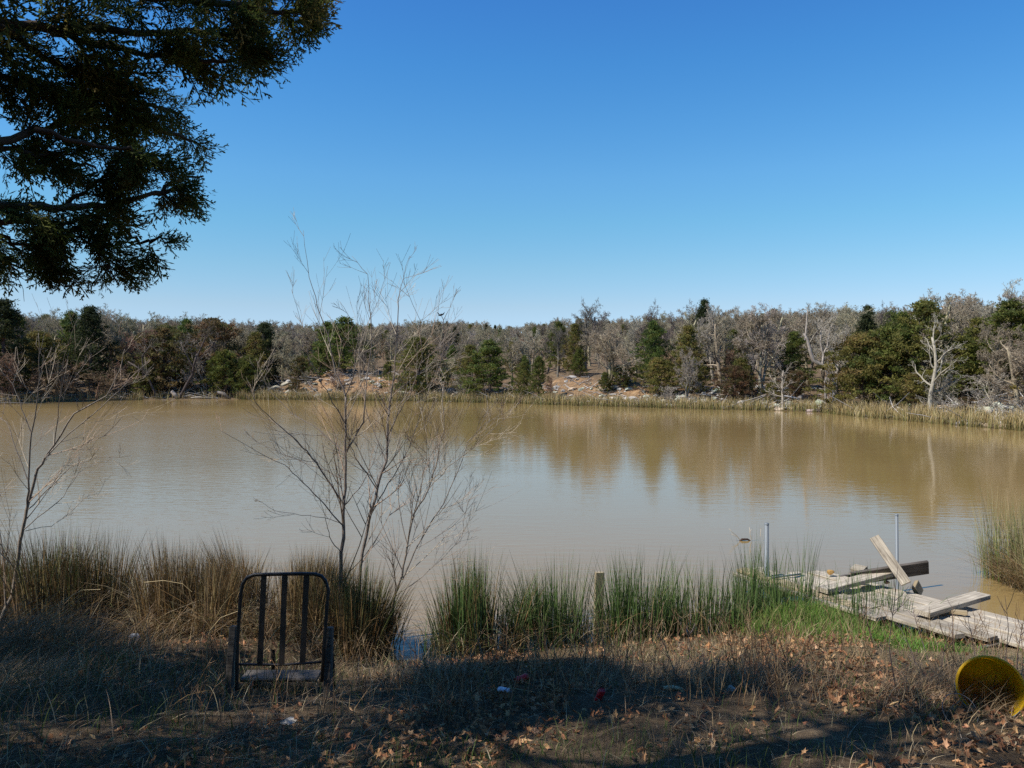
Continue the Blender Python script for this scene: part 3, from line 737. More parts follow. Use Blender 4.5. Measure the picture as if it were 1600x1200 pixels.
# ------------------------------------------------------------------ traced single trees on the far bank
def px_limb(mb, pts, rads, d, n=5, col=(0.3, 0.28, 0.26), org=Vector((0, 0, 0))):
    P = [at(a[0], a[1], d + (a[2] if len(a) > 2 else 0)) - org for a in pts]
    mb.tube(P, rads, n, col); return P
def traced_tree(name, label, px, off, base_y, limbs, col, twig_seed, kids=7, cat='tree', group=G1):
    x, y = bank_xy(px, off); z = gz(x, y)
    o = Vector((x, y, z))
    root = thing(name, label, cat, o, 0, group)
    a, b_ = MB(), MB(); rng = random.Random(twig_seed)
    cfg = oak_cfg('pale' if col[0] > 0.3 else 'dark'); cfg['kids'] = [kids, 6, 5, 3, 0]; cfg['trunk_lv'] = 0; cfg['max'] = 3
    dz = z - at(px, base_y, y).z
    for pts, r0, r1, nk in limbs:
        P = [at(q[0], q[1], y + (q[2] if len(q) > 2 else 0)) - o + Vector((0, 0, dz * max(0, 1 - i))) for i, q in enumerate(pts)]
        k = len(P); rr = [r0 + (r1 - r0) * i / (k - 1) for i in range(k)]
        a.tube(P, rr, 7, col)
        for j in range(nk):
            t = 0.35 + 0.65 * rng.random(); f = t * (k - 1); i = min(int(f), k - 2); f -= i
            pp = P[i].lerp(P[i + 1], f); dd = (P[i + 1] - P[i]).normalized()
            limb([a, b_], rng, pp, side_dir(dd, rng.uniform(0.5, 1.1), rng.uniform(0, 6.28)), rng.uniform(0.8, 1.7), (rr[i]) * 0.4, 1, cfg)
    a.build('trunk', M_bark, root, True)
    if b_.n or b_.tub: b_.build('twigs', M_twig, root)
    return root
traced_tree('leaning_tree', 'dark leaning tree bending right over the left far shore behind the white log', 280, 0.8, 618,
    [([(280, 619), (292, 600), (301, 585), (303, 570), (308, 553)], 0.12, 0.07, 2), ([(308, 553), (316, 540), (322, 522)], 0.08, 0.03, 7), ([(303, 572), (292, 556), (284, 540)], 0.07, 0.03, 6), ([(306, 560), (325, 548), (336, 535)], 0.06, 0.02, 5)], (0.085, 0.07, 0.06), 3)
traced_tree('leaning_tree', 'dark trunk leaning left at the far shore, left of the bending dark tree', 246, 0.8, 614,
    [([(246, 614), (234, 596), (224, 580), (200, 565)], 0.10, 0.05, 5), ([(224, 580), (222, 556), (235, 540)], 0.07, 0.03, 7)], (0.085, 0.07, 0.06), 14)
traced_tree('dead_tree', 'bent broken tree with pale limb reaching up left from a short dark snag', 1305, 1.6, 634,
    [([(1305, 634), (1305, 615), (1306, 595), (1308, 580), (1309, 569)], 0.17, 0.13, 0),
     ([(1305, 586), (1296, 578), (1284, 571), (1270, 563), (1266, 548), (1261, 530), (1256, 521)], 0.15, 0.07, 1),
     ([(1258, 524), (1260, 510), (1261, 494), (1262, 484)], 0.055, 0.03, 1),
     ([(1284, 571), (1287, 552), (1293, 540), (1296, 520)], 0.07, 0.03, 5), ([(1287, 552), (1282, 535), (1283, 515)], 0.05, 0.025, 4)], (0.34, 0.29, 0.25), 5, 4)
traced_tree('dead_tree', 'thin dead grey stump trunk among green rocks left of the bent tree', 1290, 2.2, 628,
    [([(1290, 628), (1290, 612), (1289, 596), (1291, 590)], 0.085, 0.06, 0), ([(1291, 592), (1297, 585)], 0.03, 0.02, 0)], (0.22, 0.19, 0.17), 6, 2)

# black bird at the top of the tree on the skyline
bt = [o for o in C.objects if o.get('label') == 'bare tree carrying the black bird at its top'][0]
bd = bt.location.y
bp_ = at(689, 492, bd)
BIRD = 0.7
br = thing('bird', 'black bird with raised wings at the top of a bare tree on the skyline', 'bird', bp_)
q = MB()
q.tube([(-0.36, 0, -0.10), (-0.16, 0, -0.05), (0.0, 0, 0.0), (0.2, 0, 0.06), (0.32, 0, 0.1), (0.42, 0, 0.08)], [0.03, 0.12, 0.16, 0.12, 0.07, 0.01], 8, (0.02, 0.02, 0.022))
q.build('body', M_feather, br, True)
for s in (-1, 1):
    q = MB()
    q.raw([(0.12 * s, -.03, 0.02), (0.55 * s, -.02, 0.42), (0.42 * s, 0.02, 0.10), (0.02 * s, 0.02, -0.16), (0.12 * s, .05, 0.02), (0.5 * s, .03, 0.40)], [(0, 1, 2), (0, 2, 3), (4, 5, 2), (4, 2, 3)], [(0, 4, 5, 1)], (0.02, 0.02, 0.022))
    q.build('wing', M_feather, br)
q = MB()
q.tube([at(691, 530, bd) - bp_, at(692, 512, bd) - bp_, at(693, 500, bd) - bp_, at(690, 494, bd) - bp_], [0.09, 0.06, 0.04, 0.03], 5, (0.15, 0.13, 0.12))
q.tube([at(693, 500, bd) - bp_, at(698, 490, bd) - bp_, at(702, 483, bd) - bp_], [0.035, 0.025, 0.015], 4, (0.15, 0.13, 0.12))
o = q.build('perch_branch', M_bark, bt); o.matrix_parent_inverse = Matrix()
o.matrix_world = Matrix()  # placed below, once the tree's matrix is known
bpy.context.view_layer.update()
o.matrix_parent_inverse = bt.matrix_world.inverted()
o.location = bp_

# ------------------------------------------------------------------ the wood beyond (one mass, nobody could count it)
def inst_source(name, tm, fm, mt, mf):
    """one mesh holding trunk and crown, kept out of the scene as a source for the wood"""
    import bmesh
    bm = bmesh.new(); bm.from_mesh(tm); n = len(bm.faces); bm.from_mesh(fm)
    bm.faces.ensure_lookup_table()
    for i in range(n, len(bm.faces)): bm.faces[i].material_index = 1
    me = bpy.data.meshes.new(name); bm.to_mesh(me); bm.free()
    me.materials.append(mt); me.materials.append(mf)
    return bpy.data.objects.new(name, me)
coll = bpy.data.collections.new('wood_sources')
srcs = ['oak1', 'oak2', 'oak3', 'oak4', 'pale3', 'grey_shrub', 'cone_green', 'cone_olive', 'cone_dark', 'russet1']
for i, s in enumerate(srcs):
    lib = OAKS if s in OAKS else CEDS
    coll.objects.link(inst_source('%02d_wood' % i, lib[s][0], lib[s][1], M_bark, M_twig if lib is OAKS else M_needle))
H0s = np.array([(OAKS if s in OAKS else CEDS)[s][2] for s in srcs])
N0 = 12000
PX = RNG.uniform(-330, 1900, N0); D = 36 + (RNG.random(N0) ** 0.62) * 330
X = (PX - 800) / FPX * D; Y = D
# thin so that the spacing is even per square metre and denser near
sdw = sdist(X, Y)
extra = [] 
keep = (sdw > 6.0) & (Y > 24)
pr = np.clip(0.95 - 0.0014 * D, 0.35, 1); keep &= RNG.random(N0) < pr
X, Y, sdw = X[keep], Y[keep], sdw[keep]
# poisson-like thinning by grid
cell = {}
sel = []
for i in np.argsort(Y):
    cs_ = 1.75 + 0.008 * Y[i]
    k = (int(X[i] / cs_), int(Y[i] / cs_))
    if k in cell: continue
    cell[k] = 1; sel.append(i)
X, Y, sdw = X[sel], Y[sel], sdw[sel]
# side woods beyond the frame on the left and right banks
xs2 = np.concatenate([RNG.uniform(-70, -38, 160), RNG.uniform(27, 60, 160)]); ys2 = RNG.uniform(12, 60, 320)
s2 = sdist(xs2, ys2); k2 = s2 > 3
X = np.concatenate([X, xs2[k2]]); Y = np.concatenate([Y, ys2[k2]]); 
nW = len(X)
Z = height(X, Y)
weights = np.array([0.17, 0.16, 0.16, 0.08, 0.08, 0.11, 0.065, 0.085, 0.02, 0.07]); weights /= weights.sum()
kind = RNG.choice(len(srcs), nW, p=weights)
# more cedars on the left side
lf = (X / Y < -0.25) & (Y < 110) & (RNG.random(nW) < 0.30); kind[lf] = RNG.choice([6, 7, 8, 9], lf.sum())
hh = RNG.uniform(3.5, 5.2, nW) * np.interp(800 + X / Y * FPX, [0, 350, 500, 860, 1000, 1600], [1.08, 1.0, 0.88, 0.88, 1.12, 1.18]); hh[kind == 5] *= 0.5; hh[kind == 9] *= 0.6; hh[(kind >= 6) & (kind <= 8)] *= RNG.uniform(0.6, 0.98, ((kind >= 6) & (kind <= 8)).sum())
hh = np.where(Y > 120, hh * 1.0, hh)
sc = hh / H0s[kind]
me = bpy.data.meshes.new('distant_wood')
me.from_pydata(np.stack([X, Y, Z], 1).tolist(), [], [])
a = me.attributes.new('pick', 'INT', 'POINT'); a.data.foreach_set('value', kind.astype(np.int32))
a = me.attributes.new('sizes', 'FLOAT', 'POINT'); a.data.foreach_set('value', sc.astype(np.float32))
a = me.attributes.new('turn', 'FLOAT_VECTOR', 'POINT'); a.data.foreach_set('vector', np.stack([np.zeros(nW), np.zeros(nW), RNG.uniform(0, 6.28, nW)], 1).astype(np.float32).ravel())
wood = link('distant_wood', me)
tag(wood, 'grey brown leafless wood with scattered cedars covering the hill behind the far shore', 'wood', None, 'stuff')
ng = bpy.data.node_groups.new('wood_nodes', 'GeometryNodeTree')
ng.interface.new_socket('Geometry', in_out='INPUT', socket_type='NodeSocketGeometry'); ng.interface.new_socket('Geometry', in_out='OUTPUT', socket_type='NodeSocketGeometry')
gi = ng.nodes.new('NodeGroupInput'); go = ng.nodes.new('NodeGroupOutput')
ci = ng.nodes.new('GeometryNodeCollectionInfo'); ci.inputs['Collection'].default_value = coll; ci.inputs['Separate Children'].default_value = True; ci.inputs['Reset Children'].default_value = True
iop = ng.nodes.new('GeometryNodeInstanceOnPoints'); iop.inputs['Pick Instance'].default_value = True
def nattr(nm, dt):
    n = ng.nodes.new('GeometryNodeInputNamedAttribute'); n.data_type = dt; n.inputs['Name'].default_value = nm
    return [s for s in n.outputs if s.enabled and s.name == 'Attribute'][0]
mtp = ng.nodes.new('GeometryNodeMeshToPoints'); ng.links.new(gi.outputs[0], mtp.inputs[0]); ng.links.new(mtp.outputs[0], iop.inputs['Points'])
ng.links.new(ci.outputs[0], iop.inputs['Instance'])
ng.links.new(nattr('pick', 'INT'), iop.inputs['Instance Index'])
ng.links.new(nattr('turn', 'FLOAT_VECTOR'), iop.inputs['Rotation'])
ng.links.new(nattr('sizes', 'FLOAT'), iop.inputs['Scale'])
ng.links.new(iop.outputs[0], go.inputs[0])
md = wood.modifiers.new('wood', 'NODES'); md.node_group = ng

# ------------------------------------------------------------------ sedge belt along the far shore
mb = MB()
seg_xy = POLY[1:24]
pts = []; 
for a_, b_ in zip(seg_xy[:-1], seg_xy[1:]):
    Ls = np.hypot(*(b_ - a_)); n = int(Ls * 330)
    t = RNG.random(n)[:, None]; P = a_ + (b_ - a_) * t
    nrm = np.array([(b_ - a_)[1], -(b_ - a_)[0]]) / Ls
    P = P - nrm * (RNG.random((n, 1)) ** 1.0 * 1.5 - 0.35)
    pts.append(P)
P = np.concatenate(pts)
pxs = 800 + P[:, 0] / P[:, 1] * FPX
dens = np.interp(pxs, [-200, 60, 190, 215, 225, 365, 385, 700, 770, 815, 1180, 1212, 1240, 1262, 1292, 1300, 1800], [.35, .2, .2, .8, .1, .1, 1, 1, .6, 1, 1, .25, .75, .75, .75, 1, 1])
cl = 0.5 + 0.5 * fnoise(P[:, 0], P[:, 1], 2.3, 41)
s_ = sdist(P[:, 0], P[:, 1])
keep = (RNG.random(len(P)) < dens * np.clip(0.35 + cl, 0, 1)) & (s_ > -0.45) & (s_ < 1.4)
P = P[keep]; cl = cl[keep]; pxs = pxs[keep]; n = len(P)
z = np.maximum(height(P[:, 0], P[:, 1]), -0.05)
hgt = RNG.uniform(0.5, 1.0, n) * (0.7 + 0.45 * cl) * np.interp(pxs, [300, 800, 1250, 1600], [1.0, 0.95, 0.9, 1.05])
gr = (RNG.random(n) < np.interp(pxs, [300, 700, 1280, 1310], [0.25, 0.35, 0.35, 0.18]))[:, None]
c0 = np.where(gr, pick([(0.07, 0.10, 0.02), (0.10, 0.12, 0.03)], n), pick([(0.15, 0.135, 0.045), (0.20, 0.16, 0.06)], n))
c1 = np.where(gr, pick([(0.28, 0.23, 0.085), (0.38, 0.29, 0.12)], n), pick([(0.52, 0.38, 0.18), (0.44, 0.31, 0.13), (0.58, 0.45, 0.25)], n))
blades(mb, np.column_stack([P, z]), hgt, RNG.uniform(0.016, 0.036, n), RNG.normal(0, 0.17, (n, 2)), RNG.uniform(0, 0.2, n), c0, c1, 2)
tag(mb.build('shore_sedge', M_reed), 'tan and green sedges lining the far waterline', 'sedge', None, 'stuff')

# ------------------------------------------------------------------ rocks and logs on the far bank
def rock_mesh(seed, sx, sy, sz, flat=0.0, lichen=0.0, base=(0.36, 0.33, 0.28)):
    import bmesh
    rg = random.Random(seed)
    bm = bmesh.new(); bmesh.ops.create_icosphere(bm, subdivisions=3, radius=1)
    pl = [(Vector((rg.gauss(0, 1), rg.gauss(0, 1), rg.gauss(0, 0.7))).normalized(), rg.uniform(0.55, 0.85)) for _ in range(11)]
    off = Vector((seed * 3.1, seed * 1.7, 0))
    V = []
    for v in bm.verts:
        p = v.co.copy()
        for nrm, dd in pl:
            e = p.dot(nrm) - dd
            if e > 0: p -= nrm * e * 0.92
        p *= 1 + 0.06 * mnoise.noise(p * 3 + off)
        V.append((p.x * sx / 2 * 1.25, p.y * sy / 2 * 1.25, (p.z * sz / 2 * 1.25) + sz * 0.25))
    F_ = [[v.index for v in f.verts] for f in bm.faces]
    bm.free()
    col = []
    for v in V:
        l = max(0, mnoise.noise(Vector(v) * 1.8 + off) * 1.6 + lichen - 0.3) if lichen else 0
        l = min(1, l)
        lic = (0.36, 0.40, 0.27)
        f = 1 + 0.2 * mnoise.noise(Vector(v) * 5 + off)
        col.append([(b_ * (1 - l) + q_ * l) * f for b_, q_ in zip(base, lic)])
    mb = MB(); mb.raw(V, F_, None, col)
    return mb.mesh('rock', M_rock, False)
def rock(px, py_off, off, wpx, hpx, label, lichen=0.0, base=(0.36, 0.33, 0.28), tilt=0.0, group='pale rocks on the far bank', deep=0.8):
    x, y = bank_xy(px, off); z = gz(x, y)
    k = y / FPX
    sx, sz = wpx * k, hpx * k
    o = link('rock', rock_mesh(int(px), sx, max(sx * deep, sz), sz, 0, lichen, base), None, (x, y, z - 0.06 * sz + py_off))
    o.rotation_euler = (0, tilt, RNGT.uniform(-0.3, 0.3))
    tag(o, label, 'rock', group)
PALE = (0.46, 0.43, 0.38); TAN = (0.42, 0.34, 0.24)
for a in [
    (427, 0.55, 2.0, 22, 6, 'long pale rock slab tilted on the left end of the orange cut bank', 0, (0.33, 0.28, 0.21), -0.45),
    (447, 0.45, 3.0, 14, 5, 'smaller tilted pale slab just above the long tilted slab', 0, (0.31, 0.27, 0.21), -0.35),
    (450, 0.25, 3.8, 8, 5, 'rounded pale stone at the top of the tilted slabs', 0, PALE),
    (480, 0, 1.6, 9, 6, 'pale grey stone at the foot of the orange cut bank below its middle', 0, PALE),
    (500, 0, 1.7, 18, 7, 'broad pale stone at the foot of the orange cut bank, right of the smaller one', 0, PALE),
    (586, 0, 1.9, 8, 5, 'pale wedge stone on the right part of the orange cut bank', 0, (0.5, 0.42, 0.3)),
    (573, 0, 3.6, 10, 5, 'pale block at the top right of the orange cut bank', 0, PALE),
    (704, 0, 3.4, 12, 9, 'pale rubble stone right of the broad dark skirted cedar', 0, (0.38, 0.33, 0.27)),
    (893, 0, 6.3, 14, 5, 'flat pale rock at the top of the yellow slope', 0, (0.4, 0.38, 0.34)),
    (960, 0, 4.2, 12, 6, 'grey rock right of the spreading oak on the yellow slope', 0, (0.33, 0.31, 0.28)),
    (988, 0, 2.2, 16, 8, 'pale rock at the right foot of the yellow slope above the sedges', 0, PALE),
    (1016, 0, 2.0, 10, 7, 'small pale rock right of the foot of the yellow slope', 0, PALE),
    (1037, 0, 2.3, 9, 6, 'small grey rock left of the slim pale tree', 0, PALE),
    (1078, 0, 2.6, 12, 8, 'grey rock just right of the slim pale tree', 0, (0.33, 0.32, 0.3)),
    (1100, 0, 2.6, 13, 8, 'pale whitish rock under dark brush right of the slim pale tree', 0, (0.5, 0.48, 0.44)),
    (1120, 0, 4.5, 14, 9, 'grey green rock up the slope behind the whitish rock', 0.4, (0.33, 0.32, 0.28)),
    (1159, 0, 0.9, 16, 14, 'pale pyramid shaped boulder at the waterline among the sedges', 0, (0.50, 0.44, 0.38)),
    (1148, 0, 2.0, 13, 8, 'dark grey rock behind the pyramid shaped boulder', 0, (0.24, 0.23, 0.21)),
    (1175, 0, 1.8, 10, 7, 'whitish rock right of the pyramid shaped boulder', 0, (0.48, 0.46, 0.42)),
    (1186, 0, 1.5, 10, 6, 'greenish flat stone second right of the pyramid shaped boulder', 0.4, PALE),
    (1219, 0, 0.35, 16, 6, 'tan rock at the foot of the small bare waterline tree', 0, (0.46, 0.38, 0.26)),
    (1232, 0, 1.8, 12, 8, 'grey rock right of the small bare waterline tree', 0, PALE),
    (1252, 0, 3.0, 22, 12, 'dark boulder above the waterline log', 0, (0.16, 0.15, 0.14)),
    (1268, 0, 1.6, 14, 9, 'pale stone above the waterline log', 0.2, PALE),
    (1281, 0, 2.6, 24, 14, 'large green lichened boulder left of the bent broken tree', 0.9, (0.42, 0.42, 0.36)),
    (1300, 0, 3.2, 12, 10, 'lichened boulder directly behind the bent broken tree', 0.6, PALE),
    (1318, 0, 3.0, 18, 13, 'grey green boulder right of the bent broken tree', 0.6, (0.38, 0.38, 0.34)),
    (1347, 0, 1.9, 18, 14, 'rounded pale green boulder under the large olive cedar', 1.0, (0.44, 0.44, 0.36)),
    (1425, 0, 4.6, 18, 9, 'green lichened slab left of the tall pale tree', 0.9, (0.42, 0.42, 0.34)),
    (1400, 0, 3.8, 12, 6, 'flat grey rock under the large green cedar', 0.3, (0.32, 0.31, 0.29)),
    (1482, 0, 2.6, 12, 7, 'pale broken rock right of the tall pale tree', 0, PALE),
    (1535, 0, 3.6, 34, 9, 'long sloping lichened slab near the right end of the far bank', 0.7, (0.42, 0.42, 0.36), -0.3),
    (1556, 0, 2.2, 16, 8, 'pale flat rock below the long sloping slab', 0, PALE),
    (1582, 0, 3.4, 14, 9, 'grey rock under the wide spreading oak at the right edge', 0.4, (0.36, 0.35, 0.31)),
    ]:
    rock(*a)
# scattered rubble, too many small pieces to pick apart
mb = MB()
import bmesh
bm = bmesh.new(); bmesh.ops.create_icosphere(bm, subdivisions=1, radius=1)
IV = np.array([v.co[:] for v in bm.verts]); IF = np.array([[v.index for v in f.verts] for f in bm.faces]); bm.free()
for i in range(900):
    px = RNGT.choice([RNGT.uniform(960, 1640), RNGT.uniform(960, 1640), RNGT.uniform(430, 960)])
    x, y = bank_xy(px, abs(RNGT.gauss(1.0, 2.6)) + 0.6)
    s = RNGT.uniform(0.06, 0.26) * (1.3 if RNGT.random() < 0.15 else 1)
    sc_ = np.array([s * RNGT.uniform(0.8, 1.7), s * RNGT.uniform(0.7, 1.2), s * RNGT.uniform(0.3, 0.7)])
    V = IV * sc_ * (1 + RNG.normal(0, 0.17, (len(IV), 1)))
    th = RNGT.uniform(0, 6.28); c_, s2_ = math.cos(th), math.sin(th)
    V = V @ np.array([[c_, s2_, 0], [-s2_, c_, 0], [0, 0, 1]]) + np.array([x, y, gz(x, y) + s * 0.1])
    cb = np.array(RNGT.choice([(0.42, 0.39, 0.34), (0.33, 0.31, 0.28), (0.38, 0.30, 0.21), (0.36, 0.37, 0.29)])) * RNGT.uniform(0.7, 1.2)
    mb.raw(V, IF, None, cb)
tag(mb.build('rock_rubble', M_rock), 'small pale stones scattered over the far bank', 'rubble', None, 'stuff')
# fallen branches on the forest floor
mb = MB()
for i in range(900):
    px = RNGT.uniform(-40, 1640); x, y = bank_xy(px, RNGT.uniform(0.4, 7)); z = gz(x, y)
    L_ = RNGT.uniform(0.5, 2.0); a_ = RNGT.uniform(0, 6.28); e = RNGT.uniform(0, 0.45)
    p = Vector((x, y, z + 0.04)); d = Vector((math.cos(a_), math.sin(a_), e))
    pts = [p]
    for k in range(3): d = (d + rvec(RNGT, 0.16)); p = p + d * L_ / 3; pts.append(p.copy())
    g_ = RNGT.uniform(0.14, 0.42)
    mb.tube(pts, [0.03, 0.024, 0.016, 0.008], 4, (g_, g_ * 0.93, g_ * 0.86))
tag(mb.build('fallen_branches', M_twig), 'grey fallen branches and brush on the far woodland floor', 'brushwood', None, 'stuff')
def log(px, off, pts, rads, label, col=(0.42, 0.38, 0.33), cat='log'):
    x, y = bank_xy(px, off); o = Vector((x, y, gz(x, y)))
    mb = MB(); P = [at(a_[0], a_[1], y + (a_[2] if len(a_) > 2 else 0)) for a_ in pts]
    dz = o.z - min(p_.z for p_ in P) + rads[0] * 0.3 if off > 0.3 else 0.02 - min(p_.z for p_ in P)
    P = [p_ - o + Vector((0, 0, dz)) for p_ in P]
    mb.tube(P, rads, 7, col)
    ob = mb.build('log', M_bark, None, True, o); tag(ob, label, cat)
log(272, 0.5, [(268, 613), (273, 618), (277, 624)], [0.13, 0.16, 0.17], 'short white broken log leaning at the left far waterline', (0.38, 0.33, 0.27))
log(349, 0.5, [(340, 614), (349, 616), (357, 623)], [0.13, 0.15, 0.14], 'dark log with pale edge sloping into the water near the left sedges', (0.2, 0.17, 0.15))
log(310, 0.5, [(298, 621), (312, 620), (330, 622)], [0.06, 0.07, 0.05], 'thin pale driftwood pole lying along the left far waterline', (0.4, 0.35, 0.28))
log(1276, 0.1, [(1260, 641), (1272, 640), (1284, 641), (1294, 640)], [0.10, 0.13, 0.12, 0.07], 'weathered log lying in the water below the bent broken tree', (0.42, 0.34, 0.29))
log(1160, 2.6, [(1135, 612), (1155, 609), (1180, 612)], [0.05, 0.06, 0.03], 'grey fallen pole above the pyramid shaped boulder', (0.36, 0.33, 0.3))
log(1245, 1.6, [(1225, 610), (1243, 613), (1252, 618), (1256, 626)], [0.06, 0.05, 0.04, 0.03], 'pale fallen forked branch right of the small bare waterline tree', (0.46, 0.43, 0.4))

# ------------------------------------------------------------------ the near cedar: trunk off to the left, limbs hanging into view
T0 = Vector((-3.3, 1.75, 0)); T0.z = gz(T0.x, T0.y)
ced = thing('cedar_tree', 'large shaggy cedar whose dark limbs hang into the upper left sky', 'tree', T0)
# spray template: flat forked fan of scale-leaf twigs
def spray_template(seed, n1=7, ln=0.15, simple=False):
    rg = random.Random(seed); V = []; Fq = []
    def prong(p, d, l, w_):
        s = d.cross(Vector((rg.gauss(0, .4), rg.gauss(0, .4), 1))).normalized() * w_
        b0 = len(V)
        V.extend([p - s * 0.6, p + d * l * 0.55 - s, p + d * l, p + d * l * 0.55 + s]); Fq.append((b0, b0 + 1, b0 + 2, b0 + 3))
    ax = Vector((1, 0, 0)); p = Vector((0, 0, 0))
    for i in range(n1):
        t = i / n1
        d1 = (ax + Vector((0, 0.07 * math.sin(seed + i), rg.gauss(0, 0.12)))).normalized()
        prong(p, d1, ln / n1 * 1.6, 0.0032)
        sgn = 1 if i % 2 else -1
        l2 = ln * 0.48 * (1 - 0.55 * t) * rg.uniform(0.7, 1.15)
        d2 = (ax * 0.75 + Vector((0, sgn * 0.75, rg.gauss(0, 0.35)))).normalized()
        if simple:
            prong(p, d2, l2, 0.008)
        else:
            prong(p, d2, l2, 0.0030)
            for j in range(4):
                q_ = p + d2 * l2 * (0.2 + 0.2 * j)
                for s2 in ((1, -1) if j % 2 else (-1,)):
                    d3 = (d2 + Vector((rg.gauss(0.2, .2), s2 * 0.6, rg.gauss(0, 0.45)))).normalized()
                    prong(q_, d3, l2 * rg.uniform(0.28, 0.5), 0.0036)
        p = p + d1 * ln / n1
    return np.array([tuple(v) for v in V]), np.array(Fq)
TPL = [spray_template(s) for s in (1, 2, 3, 4)]
TPLS = [spray_template(s, 9, 0.30, True) for s in (5, 6)]
def place_sprays(mb, tpl, P, Dv, sc_, pal):
    P = np.asarray(P, float); n = len(P)
    if n == 0: return
    X_ = np.asarray(Dv, float); X_ /= np.linalg.norm(X_, axis=1, keepdims=True) + 1e-9
    up = RNG.normal(0, 0.6, (n, 3)) + np.array([0, 0, 1.0]); Yv = np.cross(up, X_); Yv /= np.linalg.norm(Yv, axis=1, keepdims=True) + 1e-9
    Zv = np.cross(X_, Yv)
    V, Fq = tpl
    W = P[:, None] + (V[None, :, 0:1] * X_[:, None] + V[None, :, 1:2] * Yv[:, None] + V[None, :, 2:3] * Zv[:, None]) * sc_[:, None, None]
    Fa = (Fq[None] + (np.arange(n) * len(V))[:, None, None]).reshape(-1, 4)
    mb.raw(W.reshape(-1, 3), None, Fa, np.repeat(pick(pal, n, 0.3), len(V), axis=0))
NPAL = [(0.095, 0.120, 0.028), (0.125, 0.145, 0.034), (0.070, 0.090, 0.027), (0.155, 0.125, 0.036), (0.145, 0.17, 0.044)]
fol_pts = []; 
trunk = MB(); trunk.tube([Vector((0, 0, -0.3)), Vector((0.05, 0.05, 1.2)), Vector((-0.05, 0.12, 3)), Vector((0.1, 0.0, 5.5)), Vector((0, 0.1, 9.2))], [0.26, 0.21, 0.17, 0.11, 0.03], 12, (0.15, 0.10, 0.075))
trunk.build('trunk', M_bark, ced, True)
# (pixel path, depth start, depth end, radius start, secondary count, secondary length)
traced = [
    ([(-420, 60), (-180, 40), (0, 38), (80, 42), (160, 47), (240, 50), (320, 55), (380, 58)], 3.2, 4.0, 0.030, 100, 0.36),
    ([(-380, -20), (-120, 10), (0, 42), (45, 72), (85, 98), (120, 118), (200, 140)], 3.0, 3.9, 0.024, 70, 0.34),
    ([(-300, -120), (0, -60), (160, -20), (280, 0), (380, 10), (440, 20), (490, 18)], 3.1, 4.0, 0.026, 90, 0.28),
    ([(-300, -160), (60, -110), (260, -60), (400, -25), (470, -8), (515, 2)], 3.3, 4.1, 0.022, 60, 0.22),
    ([(80, 44), (150, 70), (230, 85), (310, 95), (370, 92), (420, 98)], 3.7, 3.8, 0.014, 62, 0.26),
    ([(-400, 150), (-150, 200), (0, 222), (55, 207), (110, 192), (170, 185), (230, 195), (300, 222)], 3.1, 4.2, 0.024, 70, 0.26),
    ([(-350, 100), (-100, 110), (0, 120), (80, 140), (160, 155), (230, 165), (275, 178)], 3.2, 4.4, 0.020, 80, 0.28),
    ([(-60, 200), (0, 230), (60, 240), (110, 250), (150, 262)], 3.4, 3.7, 0.012, 36, 0.22),
    ([(60, 207), (130, 222), (190, 232), (220, 238)], 3.4, 3.5, 0.010, 34, 0.20),
    ([(-400, 300), (-150, 305), (0, 318), (60, 321), (120, 324), (180, 318), (240, 305), (290, 290)], 3.0, 3.9, 0.026, 46, 0.24),
    ([(240, 305), (265, 290), (290, 280), (318, 275)], 3.8, 3.9, 0.008, 20, 0.15),
    ([(100, 322), (130, 300), (150, 285), (170, 275)], 3.6, 3.6, 0.008, 18, 0.15),
    ([(-100, 340), (0, 345), (50, 349), (100, 348), (145, 333)], 3.2, 3.6, 0.017, 16, 0.18),
    ([(150, 325), (175, 345), (200, 362), (220, 378), (250, 378), (280, 370)], 3.7, 3.8, 0.010, 30, 0.18),
    ([(125, 335), (140, 365), (155, 390), (165, 410), (175, 428)], 3.6, 3.6, 0.010, 28, 0.18),
    ([(-60, 350), (0, 372), (35, 380), (70, 392)], 3.4, 3.5, 0.010, 18, 0.16),
    ([(-40, 395), (0, 398), (18, 405), (30, 412)], 3.5, 3.5, 0.008, 16, 0.12),
    ([(140, 340), (110, 370), (75, 385), (50, 395)], 3.6, 3.6, 0.008, 16, 0.15),
]
bnd_y = [-200, 0, 30, 62, 80, 105, 132, 150, 172, 186, 200, 222, 248, 258, 275, 300, 330, 350, 372, 400, 425, 447, 455]
bnd_x = [640, 530, 498, 482, 458, 448, 400, 345, 282, 292, 335, 335, 312, 330, 336, 332, 322, 280, 294, 255, 235, 195, -80]
def visible_ok(P):
    """keeps the hanging crown inside the outline it has from the bank"""
    px_, py_, dep = pix(np.asarray(P, float).reshape(-1, 3))
    lim = np.interp(py_, bnd_y, bnd_x)
    inframe = (dep > 0.3) & (py_ > -15) & (px_ > -20)
    return (~inframe) | (px_ < lim + 6 + 16 * fnoise(px_, py_, 0.06, 77)) & (py_ < 452)
rg = random.Random(5)
sp_P, sp_D, sp_S = [], [], []
lm = MB()
